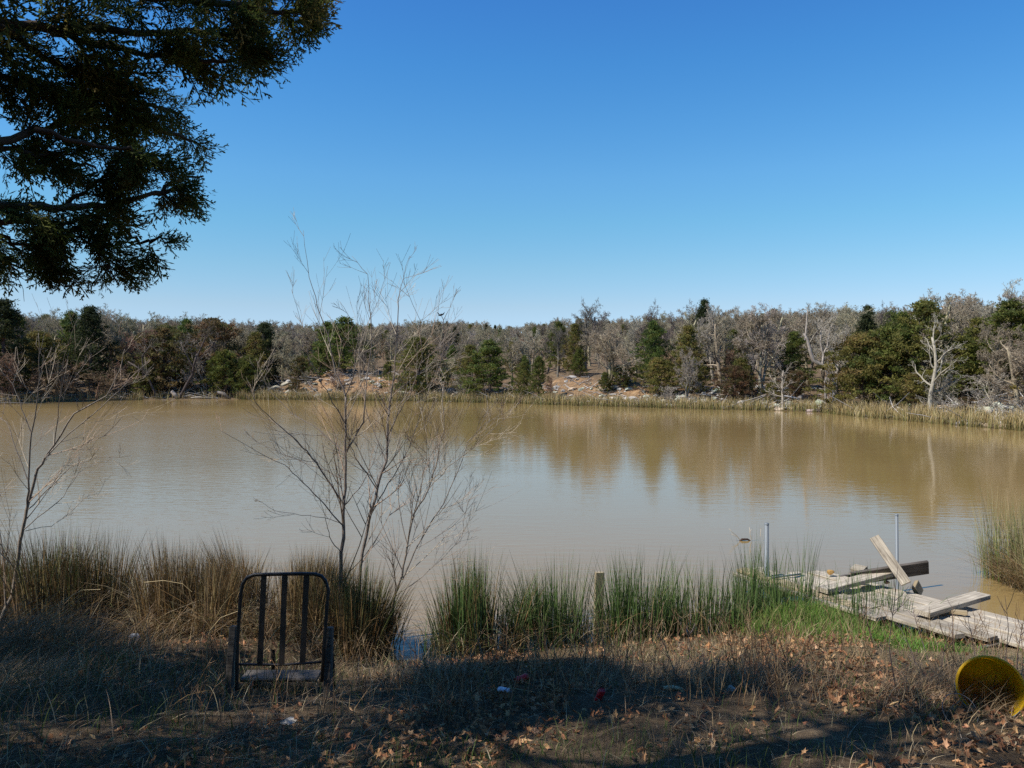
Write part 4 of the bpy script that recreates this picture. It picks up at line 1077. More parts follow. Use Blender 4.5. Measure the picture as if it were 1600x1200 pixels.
def secondary(p, d, L_, r_, seedlv=0):
    k = 6; pts = [p.copy()]; q_ = p.copy(); dd = d.copy()
    for i in range(k):
        dd = (dd + rvec(rg, 0.16) + Vector((0.03, 0.0, -0.06))).normalized(); q_ = q_ + dd * L_ / k; pts.append(q_.copy())
    ok = visible_ok([tuple(x_) for x_ in pts])
    m_ = 1
    while m_ < len(pts) and ok[m_]: m_ += 1
    if m_ < 2: return
    pts = pts[:m_]
    lm.tube([x_ - T0 for x_ in pts], [r_ * (1 - 0.75 * i / k) for i in range(len(pts))], 3, (0.10, 0.07, 0.055))
    for i in range(1, len(pts)):
        dl = (pts[i] - pts[i - 1]).normalized()
        for j in range(2 if i > 2 else 1):
            t = rg.random(); pp = pts[i - 1].lerp(pts[i], t)
            sp_P.append(tuple(pp)); sp_D.append(tuple((side_dir(dl, rg.uniform(0.15, 0.75), rg.uniform(0, 6.28)) + Vector((0, 0, -0.25))).normalized())); sp_S.append(rg.uniform(0.7, 1.25) * (0.75 if L_ < 0.2 else 1))
for path, d0, d1, r0, ns, sl in traced:
    k = len(path)
    P = [at(a_[0], a_[1], d0 + (d1 - d0) * i / (k - 1)) for i, a_ in enumerate(path)]
    if path[0][0] < -90: P = [T0 + Vector((0, 0, max(1.6, P[0].z * 0.92 - T0.z - 0.2)))] + P
    # resample with slight crookedness
    Q = []
    for i in range(len(P) - 1):
        for j in range(3): Q.append(P[i].lerp(P[i + 1], j / 3) + rvec(rg, 0.008))
    Q.append(P[-1])
    kk = len(Q)
    lb = MB(); lb.tube([x_ - T0 for x_ in Q], [r0 * (1 - 0.8 * i / (kk - 1)) + 0.003 for i in range(kk)], 6, (0.11, 0.078, 0.06))
    lb.build('limb', M_bark, ced, True)
    pj = pix(np.array([tuple(x_) for x_ in Q]))[0]
    for j in range(int(ns * 0.46)):
        t = rg.random() ** 0.8; f = t * (kk - 1); i = min(int(f), kk - 2); f -= i
        pp = Q[i].lerp(Q[i + 1], f)
        if pix(np.array([tuple(pp)]))[0][0] < -120: continue
        if mnoise.noise(pp * 4.2 + Vector((1, 5, 9))) < -0.22: continue
        dl = (Q[i + 1] - Q[i]).normalized()
        secondary(pp, side_dir(dl, rg.uniform(0.3, 1.15), rg.uniform(0, 6.28)), sl * rg.uniform(0.4, 1.2) * (1.1 - 0.5 * t), 0.004)
# bare dead twigs hanging at the lower left
for pth in ([(-60, 395), (10, 410), (50, 425), (90, 437), (140, 443)], [(90, 437), (102, 444), (100, 452)], [(15, 415), (30, 425), (28, 438)], [(75, 433), (85, 425), (110, 422)], [(0, 372), (30, 390), (36, 402), (38, 415)]):
    P = [at(a_[0], a_[1], 3.6) - T0 for a_ in pth]
    lm.tube(P, [0.006 * (1 - 0.7 * i / (len(P) - 1)) for i in range(len(P))], 4, (0.12, 0.09, 0.075))
    for i in range(len(P) - 1):
        for j in range(3):
            p_ = P[i].lerp(P[i + 1], rg.random()); d_ = Vector((rg.uniform(0.2, 1), rg.uniform(-.3, .3), rg.uniform(-1, 0.3))).normalized()
            lm.tube([p_, p_ + d_ * 0.05, p_ + d_ * 0.09 + rvec(rg, 0.01)], [0.002, 0.0015, 0.001], 3, (0.12, 0.09, 0.075))
br.scale = (0.72, 0.72, 0.72)
BKQ = Vector((2.45, 4.1, 1.0)); BKQ = BKQ - to_sun * BKQ.dot(to_sun)
# rest of the crown, beside and above the camera (it shades the bank)
cr_P, cr_D = [], []
for i in range(105):
    zz = rg.uniform(2.0, 9.0)
    LL = 3.7 * (1 - max(0, (zz - 3.5)) / 7.0) ** 0.8 * rg.uniform(0.7, 1.05)
    az = rg.uniform(0, 6.28)
    d = Vector((math.cos(az), math.sin(az), 0.12)); p = T0 + Vector((0, 0, zz)); pts = [p]
    for k in range(6):
        d = (d + rvec(rg, 0.06) + Vector((0, 0, -0.01))).normalized(); p = p + d * LL / 6; pts.append(p.copy())
    A = np.array([tuple(x_) for x_ in pts]); px_, py_, dep = pix(A)
    inv = (dep > 0.2) & (py_ > -90) & (px_ > -120) & (px_ < 1750)
    m_ = int(np.argmax(inv)) if inv.any() else len(pts)
    if m_ < 2: continue
    # keep clear of the camera itself
    dc = np.hypot(A[:, 0], A[:, 1]); hb = (dc < 0.7) & (A[:, 2] < 3.3)
    if hb.any(): m_ = min(m_, int(np.argmax(hb)))
    if m_ < 2: continue
    pts = pts[:m_]
    lm.tube([x_ - T0 for x_ in pts], [0.03 * (1 - 0.13 * j) for j in range(len(pts))], 5, (0.11, 0.078, 0.06))
    for j in range(int(17 * m_ / 7 * LL / 3)):
        t = (rg.random() ** 0.7) * (len(pts) - 1); a_ = min(int(t), len(pts) - 2)
        pp = pts[a_].lerp(pts[a_ + 1], t - a_)
        q_ = pp + Vector((rg.gauss(0, 0.14), rg.gauss(0, 0.14), rg.gauss(-0.05, 0.10)))
        qp = q_ - to_sun * q_.dot(to_sun)      # gaps the sun can look through
        gh = q_ - to_sun * ((q_.z - 0.6) / to_sun.z)      # sprays thinned out to let more sun onto the middle of the bank
        if gh.x > -0.2 and gh.y > 4.2 and rg.random() < 0.65: continue
        if (qp - BKQ).length < 0.9: continue  # hole cut in the crown so that sun reaches the bucket
        if mnoise.noise(qp * 0.95 + Vector((3, 7, 1))) + 0.5 * mnoise.noise(qp * 2.6) > -0.09: continue
        for s in range(6):
            r_ = q_ + rvec(rg, 0.09)
            cr_P.append(tuple(r_)); cr_D.append(tuple((r_ - pp).normalized() + rvec(rg, 0.3)))
A = np.array(cr_P); px_, py_, dep = pix(A)
mg = 0.5 * FPX / np.maximum(dep, 0.3)
inv = (dep > 0.05) & (py_ > -mg) & (px_ > -mg) & (px_ < 1600 + mg) | ((np.hypot(A[:, 0], A[:, 1]) < 0.8) & (A[:, 2] < 3.4))
cr_P = A[~inv]; cr_D = np.array(cr_D)[~inv]
fo = MB()
h_ = len(cr_P) // 2
place_sprays(fo, TPLS[0], cr_P[:h_] - np.array(T0), cr_D[:h_], RNG.uniform(0.8, 1.4, h_), NPAL)
place_sprays(fo, TPLS[1], cr_P[h_:] - np.array(T0), cr_D[h_:], RNG.uniform(0.8, 1.4, len(cr_P) - h_), NPAL)
tag(fo.build('crown', M_needle_near, ced), kind='stuff')
sp_P = np.array(sp_P); sp_D = np.array(sp_D); sp_S = np.array(sp_S)
tipok = visible_ok(sp_P + sp_D * 0.11 * sp_S[:, None])
sp_P, sp_D, sp_S = sp_P[tipok], sp_D[tipok], sp_S[tipok]
fo = MB()
for i in range(4):
    s = slice(i, None, 4)
    place_sprays(fo, TPL[i], sp_P[s] - np.array(T0), sp_D[s], sp_S[s] * 1.22, NPAL)
tag(fo.build('foliage', M_needle_near, ced), kind='stuff')
tag(lm.build('branches', M_bark, ced), kind='stuff')
print('sprays', len(sp_P), 'crown', len(cr_P))

# second cedar further left, outside the frame: it shades the left of the bank
T2 = Vector((-10.2, 3.2, 0)); T2.z = gz(T2.x, T2.y)
tm, fm, H0 = make_cedar('green', 77, 8.2, 5.4, 'dome', 0.16, 420, 80, True)
c2 = thing('cedar_tree', 'bushy cedar standing left of the picture on the near bank close to the rushes', 'tree', T2)
link('trunk', tm, c2); link('foliage', fm, c2)
T3 = Vector((-6.3, 2.7, 0)); T3.z = gz(T3.x, T3.y)  # third cedar, added out of view to shade the lower left
c3 = dup_tree(c2, T3, 0.0, (0.95, 0.95, 1.0), 'unseen bushy cedar added left of the camera to shade the lower left bank')

for n_, (x_, y_, s_) in enumerate([(1.6, -4.2, 1.0), (5.6, -3.4, 1.1), (-2.6, -5.0, 1.15), (9.5, -1.5, 0.9), (-7.5, -3.0, 1.1), (2.5, -9.0, 1.4), (-4.5, -10.5, 1.5)]):  # added out of view: they block blue sky light and darken the shade
    dup_tree(c2, (x_, y_, gz(x_, y_)), n_ * 1.3, (s_, s_, s_ * 1.05), 'unseen cedar added behind the camera to darken the shade, ' + ['directly behind', 'slightly to the right', 'slightly to the left', 'far to the right beside the sand', 'far to the left', 'second row, right of centre', 'second row, tallest, on the left'][n_], 'unseen cedars added behind the camera')
# ------------------------------------------------------------------ bare willow saplings
BR = [(0.23, 0.185, 0.15), (0.33, 0.27, 0.20), (0.45, 0.37, 0.27), (0.36, 0.25, 0.17)]
def sapling(label, base, d, stems, seed, fac, dark=(0.17, 0.14, 0.12), up=0.05):
    rg = random.Random(seed)
    root = thing('willow_sapling', label, 'tree', base)
    tw = MB(); bc_ = rg.choice(BR[:2])
    def twig(p, dr, L_, r_, lv, c):
        k = 5; pts = [p.copy()]; q_ = p.copy(); dd = dr.copy()
        for i in range(k):
            dd = (dd + rvec(rg, 0.02) + Vector((0, 0, up))).normalized(); q_ = q_ + dd * L_ / k; pts.append(q_.copy())
        tw.tube([x_ - base for x_ in pts], [max(0.0010, r_ * (1 - 0.7 * i / k)) for i in range(k + 1)], 4 if lv == 0 else 3, c)
        if lv < 2:
            nk = rg.randint(3, 6) if lv == 0 else rg.randint(0, 2)
            for j in range(nk):
                t = rg.uniform(0.15, 0.95) * k; i = int(t)
                pp = pts[i].lerp(pts[i + 1], t - i); dl = (pts[i + 1] - pts[i]).normalized()
                twig(pp, side_dir(dl, rg.uniform(0.3, 0.65), rg.uniform(0, 6.28)), L_ * rg.uniform(0.4, 0.75), max(0.0012, r_ * 0.6), lv + 1, c)
    for path, r0, r1, nside, dd0, tip in stems:
        k = len(path)
        P = [at(a_[0], a_[1], d + dd0 * i / (k - 1)) for i, a_ in enumerate(path)]
        if r0 > 0.012 and abs(P[0].x - base.x) < 0.25 and P[0].z < base.z + 0.8: P[0] = Vector((P[0].x, P[0].y, min(P[0].z, gz(P[0].x, P[0].y) - 0.05)))
        Q = []
        for i in range(k - 1):
            for j in range(3): Q.append(P[i].lerp(P[i + 1], j / 3) + rvec(rg, 0.004))
        Q.append(P[-1]); kk = len(Q)
        sm = MB(); c = tuple(a_ * 0.6 + b_ * 0.4 for a_, b_ in zip(dark, bc_))
        sm.tube([x_ - base for x_ in Q], [0.62 * (r0 + (r1 - r0) * i / (kk - 1)) for i in range(kk)], 7 if r0 > 0.01 else 5, c)
        sm.build('stem', M_sapling, root, True)
        nside = int(nside * 1.3 * fac)
        for j in range(nside):
            t = (0.12 + 0.88 * (j + rg.random()) / nside); f = min(t, 0.98) * (kk - 1); i = min(int(f), kk - 2); f -= i
            pp = Q[i].lerp(Q[i + 1], f); dl = (Q[i + 1] - Q[i]).normalized()
            az = rg.choice([0, math.pi]) + rg.gauss(0, 0.9)
            twig(pp, side_dir(dl, rg.uniform(0.5, 1.0), az), tip * rg.uniform(0.7, 1.5) * (1 - 0.68 * t), max(0.0019, (r0 + (r1 - r0) * t) * 0.28), 0, rg.choice(BR))
    tw.build('twigs', M_sapling, root)
    return root
b1 = at(534, 925, 6.75); b1.z = gz(b1.x, b1.y)
sapling('tallest bare sapling rising behind the black metal chair', b1, 6.75, [
    ([(531, 940), (532, 906), (536, 840), (537, 789), (540, 750), (540, 711), (540, 660), (540, 618)], 0.030, 0.0128, 9, 0.0, 0.85),
    ([(540, 618), (528, 590), (520, 564), (515, 528), (496, 480), (483, 432), (474, 360)], 0.013, 0.002, 7, 0.1, 0.5),
    ([(540, 618), (552, 590), (556, 555), (560, 520), (548, 500), (530, 470)], 0.009, 0.002, 5, -0.1, 0.4),
    ([(541, 705), (553, 685), (568, 660), (572, 600), (580, 540), (580, 495), (574, 429), (550, 400)], 0.013, 0.002, 9, 0.2, 0.5),
    ([(537, 789), (502, 735), (480, 705), (460, 684), (430, 660), (400, 630), (385, 590)], 0.012, 0.002, 8, -0.5, 0.5),
    ([(535, 820), (513, 795), (490, 771), (465, 745), (445, 726), (400, 705), (340, 670)], 0.010, 0.002, 8, -0.3, 0.45),
    ([(540, 711), (520, 690), (490, 665), (455, 645), (420, 610), (400, 560)], 0.010, 0.002, 7, 0.3, 0.5),
    ([(540, 750), (520, 740), (484, 726), (445, 712), (400, 690), (370, 672)], 0.007, 0.002, 5, 0.2, 0.4),
    ([(535, 818), (505, 808), (472, 805), (430, 797), (400, 780)], 0.005, 0.0015, 4, -0.2, 0.25),
    ([(533, 866), (518, 845), (511, 825), (508, 805), (500, 780)], 0.007, 0.002, 4, -0.3, 0.35),
    ([(538, 790), (560, 765), (580, 730), (590, 700), (600, 640)], 0.008, 0.002, 6, 0.3, 0.45),
    ([(540, 660), (520, 630), (505, 600), (482, 560), (475, 520), (455, 452)], 0.008, 0.0018, 6, -0.3, 0.5),
], 21, 0.66)
b2 = at(560, 915, 6.95); b2.z = gz(b2.x, b2.y)
sapling('second bare sapling stem curving up right of the tallest sapling', b2, 6.95, [
    ([(556, 930), (563, 885), (577, 810), (589, 765), (604, 720), (606, 660), (608, 640)], 0.026, 0.014, 10, 0.1, 0.7),
    ([(608, 640), (614, 600), (619, 546), (622, 480), (625, 450), (640, 400)], 0.013, 0.002, 8, 0.1, 0.55),
    ([(577, 810), (592, 780), (615, 745), (640, 700), (655, 650), (690, 560), (705, 470)], 0.010, 0.002, 9, 0.3, 0.5),
    ([(589, 765), (572, 740), (555, 715), (545, 690), (530, 640), (520, 590)], 0.008, 0.002, 6, -0.3, 0.5),
    ([(606, 680), (620, 650), (640, 620), (660, 560), (655, 500), (625, 430)], 0.008, 0.002, 7, -0.2, 0.5),
    ([(604, 720), (590, 690), (575, 650), (565, 600), (560, 540), (590, 470), (610, 410)], 0.008, 0.002, 7, 0.3, 0.5),
    ([(612, 620), (650, 585), (690, 560), (720, 535), (745, 500)], 0.006, 0.0015, 6, 0.3, 0.4),
], 22, 1.0)
b3 = at(612, 965, 6.75); b3.z = max(0.0, gz(b3.x, b3.y))
sapling('slender bare sapling leaning right over the small inlet', b3, 6.75, [
    ([(605, 975), (615, 935), (628, 900), (637, 852), (646, 804), (670, 765), (682, 726), (692, 675), (693, 600)], 0.019, 0.004, 16, 0.2, 0.6),
    ([(628, 905), (649, 858), (672, 820), (694, 786), (721, 720), (730, 690), (760, 660), (800, 640)], 0.011, 0.002, 14, 0.5, 0.55),
    ([(637, 852), (625, 800), (622, 760), (632, 720), (640, 660), (650, 610)], 0.007, 0.002, 10, 0.4, 0.5),
    ([(615, 935), (660, 900), (690, 872), (720, 845), (728, 800), (735, 760)], 0.006, 0.0015, 9, 0.3, 0.35),
    ([(670, 765), (700, 730), (740, 700), (780, 660), (808, 640)], 0.006, 0.0015, 8, -0.3, 0.4),
    ([(646, 810), (655, 770), (665, 720), (668, 670), (672, 600)], 0.006, 0.0015, 9, -0.3, 0.45),
], 23, 1.0)
b4 = at(-8, 985, 6.9); b4.z = gz(b4.x, b4.y)
sapling('bare sapling at the left edge fanning out over the water', b4, 6.9, [
    ([(-12, 1000), (10, 950), (21, 923), (31, 846), (42, 797), (56, 741), (70, 716), (84, 695), (115, 646), (168, 618), (189, 575), (195, 545)], 0.033, 0.003, 14, 0.2, 0.6),
    ([(33, 839), (42, 790), (45, 755), (49, 678), (58, 632), (62, 590), (60, 520)], 0.018, 0.003, 12, -0.2, 0.6),
    ([(70, 716), (95, 690), (130, 660), (175, 620), (205, 590), (235, 560)], 0.010, 0.002, 9, 0.4, 0.5),
    ([(40, 800), (75, 765), (110, 730), (150, 715), (205, 712)], 0.008, 0.002, 8, -0.3, 0.4),
    ([(35, 830), (70, 800), (100, 775), (120, 745), (140, 700)], 0.008, 0.002, 7, 0.4, 0.45),
    ([(45, 755), (25, 700), (10, 660), (-20, 640), (-60, 600)], 0.010, 0.002, 9, 0.3, 0.5),
    ([(49, 678), (35, 640), (20, 600), (0, 575)], 0.008, 0.002, 8, 0.1, 0.5),
    ([(84, 695), (90, 650), (95, 610), (100, 560), (120, 500)], 0.008, 0.002, 9, -0.2, 0.5),
    ([(10, 945), (5, 860), (-10, 780), (-30, 700)], 0.012, 0.003, 9, 0.2, 0.6),
    ([(38, 830), (80, 822), (110, 800), (135, 775)], 0.005, 0.0015, 5, 0.1, 0.3),
], 24, 0.58)

# ------------------------------------------------------------------ rush clumps on the near shore
GR = [(0.085, 0.150, 0.038), (0.105, 0.170, 0.050), (0.070, 0.115, 0.036), (0.14, 0.175, 0.065)]
GB = [(0.12, 0.235, 0.03), (0.155, 0.27, 0.045), (0.09, 0.17, 0.03)]
BRN = [(0.225, 0.140, 0.062), (0.30, 0.18, 0.068), (0.165, 0.105, 0.055), (0.37, 0.275, 0.15), (0.12, 0.082, 0.045), (0.13, 0.125, 0.05)]
STR = [(0.36, 0.28, 0.15), (0.44, 0.35, 0.21), (0.30, 0.22, 0.12)]
def clump(label, x0, x1, y0, y1, n, hmin, hmax, pal, lean_out=0.35, name='rush_clump', wid=(0.005, 0.009), tufts=9, thatch=0.35, seed=0, pal2=None, droop=0.12):
    cx, cy = (x0 + x1) / 2, (y0 + y1) / 2
    base = Vector((cx, cy, max(gz(cx, cy), -0.02)))
    rg_ = np.random.default_rng(seed + 500)
    tx = rg_.uniform(x0, x1, tufts); ty = rg_.uniform(y0, y1, tufts); th_ = rg_.uniform(0.75, 1.12, tufts)
    ti = rg_.integers(0, tufts, n)
    off = rg_.normal(0, 1, (n, 2)) * np.array([max(0.07, (x1 - x0) / tufts * 0.75), 0.10])
    P = np.stack([tx[ti], ty[ti]], 1) + off
    z = np.maximum(height(P[:, 0], P[:, 1]), -0.04)
    h_ = rg_.uniform(hmin, hmax, n) * th_[ti] * (1 - 0.25 * np.clip(np.abs(off[:, 0]) / 0.3, 0, 1))
    lean = off / 0.25 * 0.10 + rg_.normal(0, 0.07, (n, 2)); 
    bent = rg_.random(n) < 0.10
    lean[bent] *= 4.0
    ed = np.clip(((P[:, 0] - cx) / ((x1 - x0) / 2)) ** 3, -1, 1) * lean_out * 0.6
    lean[:, 0] += ed
    mb = MB()
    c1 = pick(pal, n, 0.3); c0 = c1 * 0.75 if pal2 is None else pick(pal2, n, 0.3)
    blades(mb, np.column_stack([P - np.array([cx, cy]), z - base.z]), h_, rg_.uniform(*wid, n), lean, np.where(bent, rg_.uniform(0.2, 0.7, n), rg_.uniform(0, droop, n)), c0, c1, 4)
    # bent dead stems and thatch in the lower half
    m_ = int(n * thatch)
    if m_:
        P2 = np.stack([rg_.uniform(x0 - 0.05, x1 + 0.05, m_), rg_.uniform(y0 - 0.15, y1, m_)], 1)
        z2 = np.maximum(height(P2[:, 0], P2[:, 1]), 0.0)
        c1 = pick(BRN + STR[:1], m_, 0.3)
        blades(mb, np.column_stack([P2 - np.array([cx, cy]), z2 - base.z]), rg_.uniform(0.2, 0.6, m_) * hmax, rg_.uniform(0.003, 0.007, m_), rg_.normal(0, 0.75, (m_, 2)), rg_.uniform(0.1, 0.8, m_), c1 * 0.8, c1, 4)
    o = mb.build(name, M_reed, None, False, base)
    return tag(o, label, 'rushes', 'rush clumps along the near shore')
BG = BRN + GR[:2]
clump('dark brown rushes at the extreme left around the left sapling', -5.4, -4.2, 7.1, 7.6, 2000, 0.62, 1.0, BRN + GR[:2], seed=1, pal2=BRN)
clump('brown and green rush clump right of the left sapling, left of the narrow water gap', -4.3, -3.62, 7.0, 7.5, 2000, 0.66, 1.08, BRN + STR[:1] + GR[:2], seed=2, pal2=BRN)
clump('rust brown rush clump just right of the narrow water gap', -3.25, -2.5, 6.8, 7.4, 2300, 0.66, 1.02, BRN + STR[:2], seed=3, pal2=BRN, thatch=0.6)
clump('rust brown rush clump directly behind the black metal chair', -2.5, -1.6, 6.75, 7.2, 2800, 0.6, 0.96, BRN + STR[:2], seed=4, pal2=BRN, thatch=0.6)
clump('dark green brown rushes around the foot of the middle saplings', -1.6, -1.15, 6.45, 6.95, 1600, 0.55, 0.92, GR + BRN[:3], seed=5, pal2=BRN[:3], lean_out=0.5)
clump('thick dark green rush clump just right of the small inlet', -0.65, 0.02, 6.45, 6.85, 1500, 0.6, 0.98, GR + BRN[:1], seed=6, lean_out=0.5, thatch=0.25)
clump('green rush clump between the thick dark clump and the wooden stake', 0.12, 0.65, 6.75, 7.1, 620, 0.55, 0.88, GR, seed=7, lean_out=0.4, thatch=0.3)
clump('sparse green rushes right of the wooden stake', 0.85, 1.35, 6.95, 7.25, 560, 0.55, 0.92, GR, seed=8, lean_out=0.3, thatch=0.3)
clump('thin pale green rushes left of the dock corner', 1.35, 2.1, 7.1, 7.4, 520, 0.5, 0.8, GR + [(0.14, 0.17, 0.08)], seed=9, lean_out=0.1, thatch=0.3)
clump('tall green rushes growing round the left steel pole', 2.25, 2.85, 7.4, 7.9, 520, 0.45, 0.98, GR, seed=10, lean_out=0.1, thatch=0.15)
clump('sparse thin rushes poking up through the dock boards', 2.55, 3.6, 6.9, 7.7, 420, 0.35, 0.72, GR, seed=11, lean_out=0.1, thatch=0.0)
clump('bushy tan brown mound of rushes with green base in the water at the right edge', 5.6, 6.8, 8.2, 9.2, 6000, 0.65, 1.3, [(0.32, 0.26, 0.14), (0.38, 0.30, 0.19), (0.20, 0.20, 0.08), (0.44, 0.35, 0.2)], seed=12, lean_out=0.12, pal2=GR[:2] + GB[:1] + STR[:1], thatch=1.1, tufts=30, wid=(0.004, 0.007))
mb = MB(); n = 2600
P = np.stack([RNG.uniform(-5.2, 2.5, n), np.zeros(n)], 1)
P[:, 1] = np.interp(P[:, 0], [p_[0] for p_ in near[::-1]], [p_[1] for p_ in near[::-1]]) + RNG.normal(-0.08, 0.12, n)
P = P[((P[:, 0] > -0.75) | (P[:, 0] < -1.2)) & ((P[:, 0] > -3.3) | (P[:, 0] < -3.65))]; n = len(P)
z = np.maximum(height(P[:, 0], P[:, 1]), -0.03)
hh_ = RNG.uniform(0.25, 0.75, n) * (0.8 + 0.3 * fnoise(P[:, 0], P[:, 1], 5.0, 55))
mixc = np.where((P[:, 0] < -1.1)[:, None], pick(BRN + STR, n, 0.3), pick(GR + STR[:1], n, 0.3))
blades(mb, np.column_stack([P, z]), np.clip(hh_, 0.15, 1), RNG.uniform(0.004, 0.008, n), RNG.normal(0, 0.2, (n, 2)), RNG.uniform(0, 0.4, n), mixc * 0.8, mixc, 4)
tag(mb.build('loose_rushes', M_reed), 'loose rush stems standing along the near waterline between the clumps', 'rushes', None, 'stuff')
# bright green grass at the water's edge by the dock: uncountable
mb = MB()
n = 5200
P = np.stack([RNG.normal(2.75, 0.42, n), RNG.normal(7.0, 0.30, n)], 1)
P = P[(P[:, 1] < 7.75) & (P[:, 0] > 2.0) & (P[:, 0] < 3.7)]; n = len(P)
lush = np.exp(-((P[:, 0] - 2.6) / 0.45) ** 2 - ((P[:, 1] - 7.2) / 0.3) ** 2)
z = np.maximum(height(P[:, 0], P[:, 1]), 0)
blades(mb, np.column_stack([P, z]), RNG.uniform(0.08, 0.18, n) + 0.13 * lush, RNG.uniform(0.004, 0.008, n), RNG.normal(0, 0.28, (n, 2)), RNG.uniform(0, 0.3, n), pick(GB + [(0.22, 0.19, 0.08)], n), pick(GB + [(0.2, 0.26, 0.08), (0.38, 0.31, 0.15)], n), 3)
n = 1200
P = np.stack([RNG.normal(3.05, 0.25, n), RNG.normal(6.15, 0.16, n)], 1); z = height(P[:, 0], P[:, 1])
blades(mb, np.column_stack([P, z]), RNG.uniform(0.05, 0.12, n), RNG.uniform(0.004, 0.008, n), RNG.normal(0, 0.4, (n, 2)), RNG.uniform(0, 0.3, n), pick(GB, n), pick(GB, n), 3)
tag(mb.build('bright_grass', M_grass), 'bright green spring grass at the left side of the dock', 'grass', None, 'stuff')

# ------------------------------------------------------------------ near bank ground cover
mb = MB()
n = 30000
P = np.stack([RNG.uniform(-5.6, 5.6, n), RNG.uniform(2.4, 7.6, n)], 1)
s_ = sdist(P[:, 0], P[:, 1])
pat = fnoise(P[:, 0], P[:, 1], 1.9, 61); pat2 = fnoise(P[:, 0], P[:, 1], 3.7, 62)
sand_ = np.exp(-((P[:, 0] - 4.0) / 1.0) ** 2 - ((P[:, 1] - 5.75) / 0.6) ** 2)
keep = (s_ > 0.02) & (RNG.random(n) < np.clip(0.5 + 0.75 * pat, 0.05, 1) * (1 - 0.93 * sand_)) & (np.abs(P[:, 0]) < P[:, 1] * 0.72 + 0.4)
P, pat, pat2 = P[keep], pat[keep], pat2[keep]; n = len(P); z = height(P[:, 0], P[:, 1])
left_ = sstep(0.3, -2.0, P[:, 0])
dirn = RNG.uniform(0, 6.28, n) ; dirn = np.where(RNG.random(n) < 0.55 * left_, RNG.normal(0.5, 0.5, n), dirn)
flat = RNG.random(n) < 0.62
lm_ = np.where(flat, RNG.uniform(0.7, 1.1, n), RNG.uniform(0.1, 0.5, n))
lean = np.stack([np.cos(dirn), np.sin(dirn)], 1) * lm_[:, None]
rise = np.where(flat, RNG.uniform(0.08, 0.35, n), 1.0)
hh_ = np.where(flat, RNG.uniform(0.08, 0.30, n), RNG.uniform(0.05, 0.20, n)) * (0.8 + 0.5 * left_)
DG = [(0.34, 0.25, 0.14), (0.44, 0.34, 0.20), (0.23, 0.16, 0.095), (0.52, 0.42, 0.27), (0.28, 0.185, 0.115)]
c = pick(DG, n, 0.3)
blades(mb, np.column_stack([P, z + 0.004]), hh_, RNG.uniform(0.002, 0.0055, n), lean, np.where(flat, 0.1, RNG.uniform(0, 0.5, n)), c * 0.85, c, 3, rise)
tag(mb.build('dry_grass', M_grass), 'dead matted straw coloured grass over the near bank', 'grass', None, 'stuff')
mb = MB()
n = 34000
P = np.stack([RNG.uniform(-4.6, 4.4, n), RNG.uniform(2.4, 7.2, n)], 1)
s_ = sdist(P[:, 0], P[:, 1]); pat = fnoise(P[:, 0], P[:, 1], 1.6, 71)
gl = 0.9 * np.exp(-((P[:, 0] + 1.9) / 1.3) ** 2 - ((P[:, 1] - 4.6) / 0.9) ** 2) + 0.7 * np.exp(-((P[:, 0] - 0.2) / 1.9) ** 2 - ((P[:, 1] - 3.3) / 0.45) ** 2) + 0.35 * np.exp(-((P[:, 0] - 1.6) / 1.3) ** 2 - ((P[:, 1] - 6.7) / 0.3) ** 2) + 0.7 * np.exp(-((P[:, 0] + 2.0) / 1.0) ** 2 - ((P[:, 1] - 3.1) / 0.5) ** 2)
gl = gl * 1.3 + 0.35 + 0.8 * np.exp(-((P[:, 0] - 0.1) / 1.6) ** 2 - ((P[:, 1] - 3.75) / 0.5) ** 2)
keep = (s_ > 0.02) & (RNG.random(n) < gl * np.clip(0.45 + 0.9 * pat, 0, 1))
P = P[keep]; n = len(P); z = height(P[:, 0], P[:, 1])
blades(mb, np.column_stack([P, z]), RNG.uniform(0.03, 0.13, n), RNG.uniform(0.002, 0.005, n), RNG.normal(0, 0.4, (n, 2)), RNG.uniform(0, 0.4, n), pick([(0.07, 0.11, 0.025), (0.10, 0.14, 0.035)], n), pick([(0.10, 0.16, 0.035), (0.16, 0.19, 0.06), (0.08, 0.13, 0.03)], n), 3)
tag(mb.build('green_grass', M_grass), 'thin dark green grass tufts in the shade of the near bank', 'grass', None, 'stuff')
# dead oak leaves
lv = []
rgl = random.Random(3)
LT = []
for s in range(5):
    V = [(0, 0, 0)]; nn = 11
    for i in range(nn):
        a_ = -2.5 + 5.0 * i / (nn - 1); r_ = (1.0 if i % 2 == 0 else 0.55) * (0.75 + 0.3 * math.cos(a_))
        V.append((r_ * math.cos(a_) * 1.25, r_ * math.sin(a_) * 0.72, 0.28 * abs(math.sin(a_)) + rgl.uniform(-0.1, 0.25)))
    LT.append((np.array(V), np.array([(0, i, i + 1) for i in range(1, nn)])))
mb = MB()
n = 34000
P = np.stack([RNG.uniform(-4.8, 5.0, n), RNG.uniform(2.4, 7.4, n)], 1)
s_ = sdist(P[:, 0], P[:, 1]); pat = fnoise(P[:, 0], P[:, 1], 2.4, 81)
sand_ = np.exp(-((P[:, 0] - 4.0) / 1.0) ** 2 - ((P[:, 1] - 5.75) / 0.6) ** 2)
dn = np.clip(0.35 + 1.0 * pat, 0.03, 1) * (0.35 + 0.65 * sstep(-2.2, -0.4, P[:, 0])) * (1 - 0.8 * sand_)
keep = (s_ > 0.12) & (RNG.random(n) < dn); P = P[keep]; n = len(P); z = height(P[:, 0], P[:, 1])
